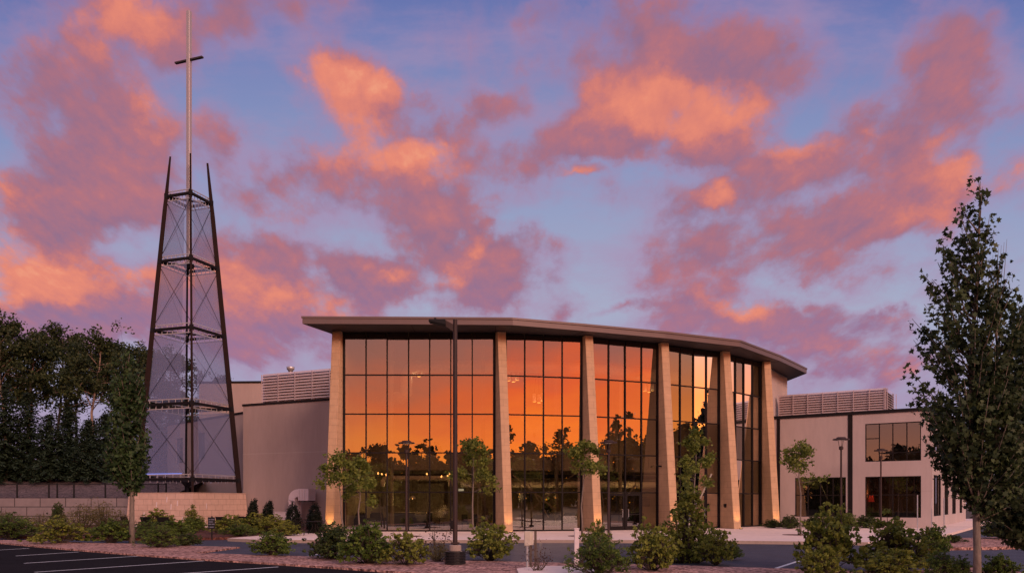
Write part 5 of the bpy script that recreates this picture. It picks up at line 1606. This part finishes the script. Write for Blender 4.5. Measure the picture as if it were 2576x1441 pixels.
# ------------------------------------------------------------------ plaza lamps
def plaza_lamp(px, base, top, wpx, label, proto=[None]):
    x, y = G(px, base); H = hz(top, y)
    if proto[0] is None:
        t = thing('plaza_lamp', label, 'street lamp', (0, 0, 0))
        proto[0] = t
        h = 5.0
        MB().lathe([(.19, 0), (.19, .1), (.12, .14)], 12, (0, 0, 0)).build('base', m_brown, t)
        MB().tube([(0, 0, .12), (0, 0, h - .62)], [.065, .05], 10).build('pole', m_brown, t)
        MB().lathe([(.06, h - .66), (.12, h - .62), (.12, h - .5), (.05, h - .46)], 12, (0, 0, 0)).build('collar', m_brown, t)
        for k in range(3):
            a = k * 2.094 + .4
            MB().tube([(.09 * math.cos(a), .09 * math.sin(a), h - .52), (.17 * math.cos(a), .17 * math.sin(a), h - .13)], .014, 5).build('support_rod', m_brown, t)
        MB().lathe([(.44, h - .15), (.46, h - .12), (.44, h - .09), (.26, h - .06)], 24, (0, 0, 0)).build('disc_shade', m_brown, t, smooth=False)
        MB().lathe([(.25, h - .058), (.25, h - .02), (.2, h)], 20, (0, 0, 0)).build('cap', m_brown, t)
        MB().lathe([(.06, h - .16), (.2, h - .155)], 16, (0, 0, 0)).build('lens', m_cream, t)
        o = t
    else:
        o = proto[0].copy(); COL.objects.link(o)
        for ch in proto[0].children:
            c = ch.copy(); COL.objects.link(c); c.parent = o
    o.location = (x, y, 0); o.scale = (1, 1, H / 5.0)
    o['label'] = label; o['group'] = 'plaza lamps with disc shades'
plaza_lamp(1022.5, 1346, 1107, 43, 'plaza lamp with a disc shade in front of the wide left glass bay')
plaza_lamp(1531, 1349, 1106, 40, 'plaza lamp with a disc shade left of the double glass doors')
plaza_lamp(2116, 1343, 1098, 38, 'plaza lamp with a disc shade in front of the dark pilaster')
plaza_lamp(2216, 1326, 1127, 30, 'smaller, farther plaza lamp in front of the big right wing windows')

# ------------------------------------------------------------------ utility boxes, white post, signs
x, y = G(1327, 1428, -.09)
t = thing('utility_box', 'grey metal utility box on a post with two dark timber posts', 'utility box', (x, y, -.09))
S = y / FPX
part(MB().box((x - .005, y, (hz(1371, y) + hz(1334, y)) / 2), (.18, .14, hz(1334, y) - hz(1371, y))), 'box', m_beige, t, bevel=.012)
part(MB().box((x - .005, y - .075, (hz(1371, y) + hz(1334, y)) / 2), (.15, .012, .36)), 'door', m_beige, t)
part(MB().tube([(x - .01, y, -.1), (x - .01, y, hz(1371, y))], .035, 8), 'conduit', m_galv, t)
part(MB().box((x + .125, y + .06, hz(1352, y)), (.10, .10, .40)), 'meter_box', m_beige, t, bevel=.01)
for dx in (.155, .245):
    part(MB().box((x + dx - .06 + (.0 if dx < .2 else .05), y + .14, hz(1334, y) / 2 - .04), (.07, .09, hz(1334, y) + .08)), 'timber_post', m_wood, t)
x, y = G(1450.5, 1424, -.09)
t = thing('white_post', 'white square marker post beside the concrete pad', 'post', (x, y, -.09))
hp = hz(1329, y)
part(MB().box((x, y, (hp - .1) / 2), (.135, .135, hp + .1)), 'shaft', m_white, t, bevel=.008)
part(MB().box((x, y, hp + .015), (.155, .155, .03)).box((x, y, hp - .09), (.15, .15, .02)), 'cap', m_white, t)
x, y = G(533, 1352, 0)
sgn = thing('small_sign', 'small black notice sign with white lines on a black post by the road', 'sign', (x, y, 0))
za, zb = hz(1328, y), hz(1299, y)
m_sign = mat('sign_black', (.006, .007, .010), .5)
m_signw = mat('sign_white', (.16, .17, .24), .6)
part(MB().tube([(x, y, -.05), (x, y, zb + .05)], .035, 6), 'post', m_black, sgn)
part(MB().box((x - .005, y - .05, (za + zb) / 2), (.36, .025, zb - za)), 'panel', m_sign, sgn, bevel=.01)
tx = MB(); rg = random.Random(3); hh = zb - za
for fz, wds in ((.80, (.10, .16)), (.60, (.22,)), (.40, (.13, .14)), (.15, (.03, .2))):
    u = -.14
    for w_ in wds:
        tx.box((x - .005 + u + w_ / 2, y - .066, za + hh * fz), (w_, .004, hh * .07)); u += w_ + .03
part(tx, 'lettering', m_signw, sgn)
def post_sign(px, base, top, label, panel_top, panel_bot, m):
    Y = {2312: 50.5, 2372: 51.5, 2376: 51.5}.get(px, 51)
    x, y = px_on(px, Y)
    t = thing('post_sign', label, 'sign', (x, y, 0), 0, 'thin sign posts by the right wing corner')
    part(MB().tube([(x, y, 0), (x, y, hz(top, Y))], .035, 6), 'post', m_galv, t)
    part(MB().box((x - .02, y - .05, (hz(panel_top, Y) + hz(panel_bot, Y)) / 2), (.30, .02, hz(panel_top, Y) - hz(panel_bot, Y)), 1.0), 'panel', m, t)
post_sign(2308, 1320, 1243, 'thin sign on a post in front of the lower right wing window', 1245, 1278, m_galv)
post_sign(2344, 1320, 1250, 'thin sign post at the corner of the right wing', 1252, 1278, m_white)
post_sign(2375, 1320, 1250, 'thin sign post beside the tall side windows of the right wing', 1252, 1276, m_galv)

# ------------------------------------------------------------------ furniture
def copy_tree(o):
    r = o.copy(); COL.objects.link(r)
    for ch in o.children:
        c = ch.copy(); COL.objects.link(c); c.parent = r
    return r
def first(name, cat):
    return thing(name, 'x', cat)
ch = first('patio_chair', 'chair')
MB().lathe([(.27, .42), (.28, .44), (.26, .46)], 14).build('seat', m_chair, ch)
for sx in (-1, 1):
    for sy in (-1, 1):
        MB().tube([(sx * .22, sy * .2, .43), (sx * .25, sy * .25, .2), (sx * .28, sy * .29, 0)], .018, 5).build('leg', m_chair, ch)
    MB().tube([(sx * .27, .22, .44), (sx * .31, .1, .68), (sx * .31, -.18, .66), (sx * .27, -.22, .44)], .016, 5).build('armrest', m_chair, ch)
bk = MB()
arc = [(-.27, .24, .44)] + [(-.29 * math.cos(a), .30, .66 + .30 * math.sin(a)) for a in np.linspace(0, math.pi, 9)] + [(.27, .24, .44)]
bk.tube(arc, .02, 5)
for s in (-.16, -.05, .05, .16): bk.tube([(s * .9, .25, .45), (s * 1.1, .29, .7), (s * .8, .30, .9)], .012, 4)
for z in (.62, .76): bk.tube([(-.27, .29, z), (.27, .29, z)], .010, 4)
bk.build('backrest', m_chair, ch)
def place(proto, used_, name_xy, rz, label, grp, s=1.0, z=0.0):
    o = proto if not used_ else copy_tree(proto)
    used_.append(1)
    o.location = (*name_xy, z); o.rotation_euler = (0, 0, rz); o.scale = (s,) * 3
    o['label'] = label; o['group'] = grp
uc = []
place(ch, uc, G(752, 1345), math.pi + .15, 'cast metal patio chair seen from behind, left of the patio table', 'patio chairs')
place(ch, uc, G(812, 1338), 1.2, 'cast metal patio chair at the right side of the patio table', 'patio chairs')
place(ch, uc, G(838, 1333), math.pi - .1, 'cast metal patio chair glowing against the first stone fin', 'patio chairs')
place(ch, uc, G(775, 1331), -.4, 'cast metal patio chair on the far side of the patio table', 'patio chairs')
x, y = G(792, 1341)
t = thing('patio_table', 'low dark round metal table on the pale patio', 'table', (x, y, 0))
part(MB().lathe([(.5, .70), (.52, .72), (.5, .735)], 20, (x, y, 0)), 'table_top', m_chair, t)
for k in range(4):
    a = k * math.pi / 2 + .5
    part(MB().tube([(x + .1 * math.cos(a), y + .1 * math.sin(a), .7), (x + .16 * math.cos(a), y + .16 * math.sin(a), .3), (x + .38 * math.cos(a), y + .38 * math.sin(a), 0)], .02, 5), 'leg', m_chair, t)
# low lounge chairs round the plinth
lc = first('lounge_chair', 'chair')
MB().hexa([(-.3, -.3, .36), (.3, -.3, .36), (.3, .28, .24), (-.3, .28, .24), (-.3, -.3, .40), (.3, -.3, .40), (.3, .28, .28), (-.3, .28, .28)]).build('seat', m_black, lc)
MB().hexa([(-.30, .27, .26), (.30, .27, .26), (.30, .31, .26), (-.30, .31, .26), (-.36, .50, .88), (.36, .50, .88), (.36, .54, .88), (-.36, .54, .88)]).build('backrest', m_black, lc)
for sx in (-1, 1):
    MB().box((sx * .37, .0, .54), (.11, .72, .03)).build('armrest', m_black, lc)
    MB().box((sx * .36, -.3, .26), (.06, .06, .52)).build('leg', m_black, lc)
    MB().box((sx * .36, .3, .26), (.06, .06, .52)).build('leg', m_black, lc)
ul = []
for px, Y, rz, lab in ((330, 50.5, 2.6, 'dark lounge chair half hidden by the columnar tree trunk'), (377, 51.0, 3.0, 'dark lounge chair left of the upright yellow green bush'),
                       (415, 50.2, 3.3, 'dark lounge chair right of the upright yellow green bush'), (562, 51.5, 3.2, 'dark lounge chair before the right half of the plinth'),
                       (592, 52.5, 3.9, 'dark lounge chair turned away behind the yellow bush right of the sign'), (626, 51.5, 3.0, 'dark lounge chair at the right corner of the plinth')):
    place(lc, ul, px_on(px, Y), rz, lab, 'lounge chairs round the plinth')
# inside the hall
ac = first('armchair', 'armchair')
MB().box((0, 0, .25), (.8, .8, .42)).build('seat', m_sofa, ac, bevel=.05, bv_seg=2)
MB().box((0, .38, .6), (.8, .22, .8)).build('backrest', m_sofa, ac, bevel=.07, bv_seg=2)
for sx in (-1, 1): MB().box((sx * .42, 0, .38), (.2, .84, .66)).build('armrest', m_sofa, ac, bevel=.05, bv_seg=2)
ua = []
def inside(px, Y): return px_on(px, Y)
place(ac, ua, inside(918, 51), 2.7, 'dark armchair nearest the first stone fin inside the hall', 'armchairs inside the hall', 1.1, .02)
place(ac, ua, inside(950, 52.5), .3, 'dark armchair facing out behind the left panes', 'armchairs inside the hall', 1.1, .02)
place(ac, ua, inside(1062, 53), .1, 'large dark armchair behind the first plaza lamp', 'armchairs inside the hall', 1.2, .02)
place(ac, ua, inside(1425, 52.6), -.6, 'dark armchair at the right end of the second bay', 'armchairs inside the hall', 1.1, .02)
so = first('sofa', 'sofa'); so['label'] = 'long dark sofa behind the middle of the second bay'
MB().box((0, 0, .25), (2.0, .8, .42)).build('seat', m_sofa, so, bevel=.05, bv_seg=2)
MB().box((0, .38, .55), (2.0, .22, .75)).build('backrest', m_sofa, so, bevel=.07, bv_seg=2)
for sx in (-1, 1): MB().box((sx * 1.05, 0, .36), (.2, .84, .62)).build('armrest', m_sofa, so, bevel=.05, bv_seg=2)
so.location = (*inside(1378, 53), .02); so.rotation_euler = (0, 0, .1)
dc = first('dining_chair', 'chair')
MB().box((0, 0, .45), (.44, .44, .05)).build('seat', m_sofa, dc)
MB().hexa([(-.21, .19, .5), (.21, .19, .5), (.21, .22, .5), (-.21, .22, .5), (-.2, .28, 1.0), (.2, .28, 1.0), (.2, .31, 1.0), (-.2, .31, 1.0)]).build('backrest', m_sofa, dc)
for sx in (-1, 1):
    for sy in (-1, 1): MB().box((sx * .19, sy * .19, .22), (.04, .04, .44)).build('leg', m_chair, dc)
ud = []
for px, Y, rz, lab in ((1086, 52, 1.5, 'dining chair left of the small table behind the wide bay'), (1124, 52.2, -1.4, 'dining chair right of the small table behind the wide bay'),
                       (1170, 51.5, .2, 'dining chair just right of the parking light pole inside'), (1198, 52, 2.8, 'dining chair in front of the table near the second fin'),
                       (1226, 51.6, -1.3, 'dining chair nearest the second stone fin inside'), (1318, 51.8, .5, 'dining chair at the left of the second bay'),
                       (1338, 52.4, -1.2, 'dining chair beside the dark sofa in the second bay')):
    place(dc, ud, inside(px, Y), rz, lab, 'dining chairs inside the hall', 1.0, .02)
tb = first('cafe_table', 'table')
MB().lathe([(.45, .72), (.46, .74), (.45, .76)], 18).build('table_top', m_wood, tb)
MB().tube([(0, 0, .03), (0, 0, .72)], .04, 8).build('pedestal', m_chair, tb)
MB().lathe([(.26, 0), (.26, .03), (.05, .05)], 14).build('foot', m_chair, tb)
ut = []
for px, Y, lab in ((1105, 52.1, 'round cafe table between two dining chairs in the wide bay'), (1196, 51.4, 'round cafe table left of the second stone fin'), (1328, 51.6, 'round cafe table at the left of the second bay')):
    place(tb, ut, inside(px, Y), 0, lab, 'cafe tables inside the hall', 1.0, .02)
x, y = inside(1040, 55.5)
t = thing('serving_counter', 'dark serving counter deep inside the wide glass bay', 'counter', (x, y, .02))
part(MB().box((x, y, .55), (2.6, .7, 1.06)), 'base_cabinet', m_sofa, t)
part(MB().box((x, y, 1.11), (2.8, .8, .05)), 'worktop', m_inbeam, t)
x, y = inside(1590, 55.3)
t = thing('reception_desk', 'dark reception desk behind the double glass doors', 'desk', (x, y, .02))
part(MB().box((x, y, .55), (1.5, .6, 1.06), .3), 'base_cabinet', m_sofa, t)
part(MB().box((x, y, 1.11), (1.6, .7, .05), .3), 'worktop', m_inbeam, t)
# plants on the mezzanine edge
for i, (px, lab) in enumerate(((1050, 'dark potted plant on the mezzanine behind the first plaza lamp'), (1100, 'small potted plant on the mezzanine left of the parking light pole'), (1375, 'tall potted plant on the hall floor in the second bay'))):
    rg = np.random.default_rng(300 + i)
    Y = 53.5; z0 = 4.31 if i < 2 else .02
    x, y = px_on(px, Y)
    t = thing('potted_plant', lab, 'plant', (x, y, z0), 0, 'potted plants inside the hall')
    MB().lathe([(.16, 0), (.22, .4), (.2, .4)], 14).build('pot', m_dark, t)
    hh = 1.2 if i < 2 else 1.9
    C_, T_, E = lobed(rg, hh, .9, 7, 14, 6, .06)
    C_[:, 2] += .3
    leaves('foliage', C_, .2, rg, lm_shrub_d, t, 'narrow', .3, None, -.2, T_)
    MB().tube([(0, 0, .3), (0, 0, hh)], .025, 5).build('stem', m_bark_d, t)
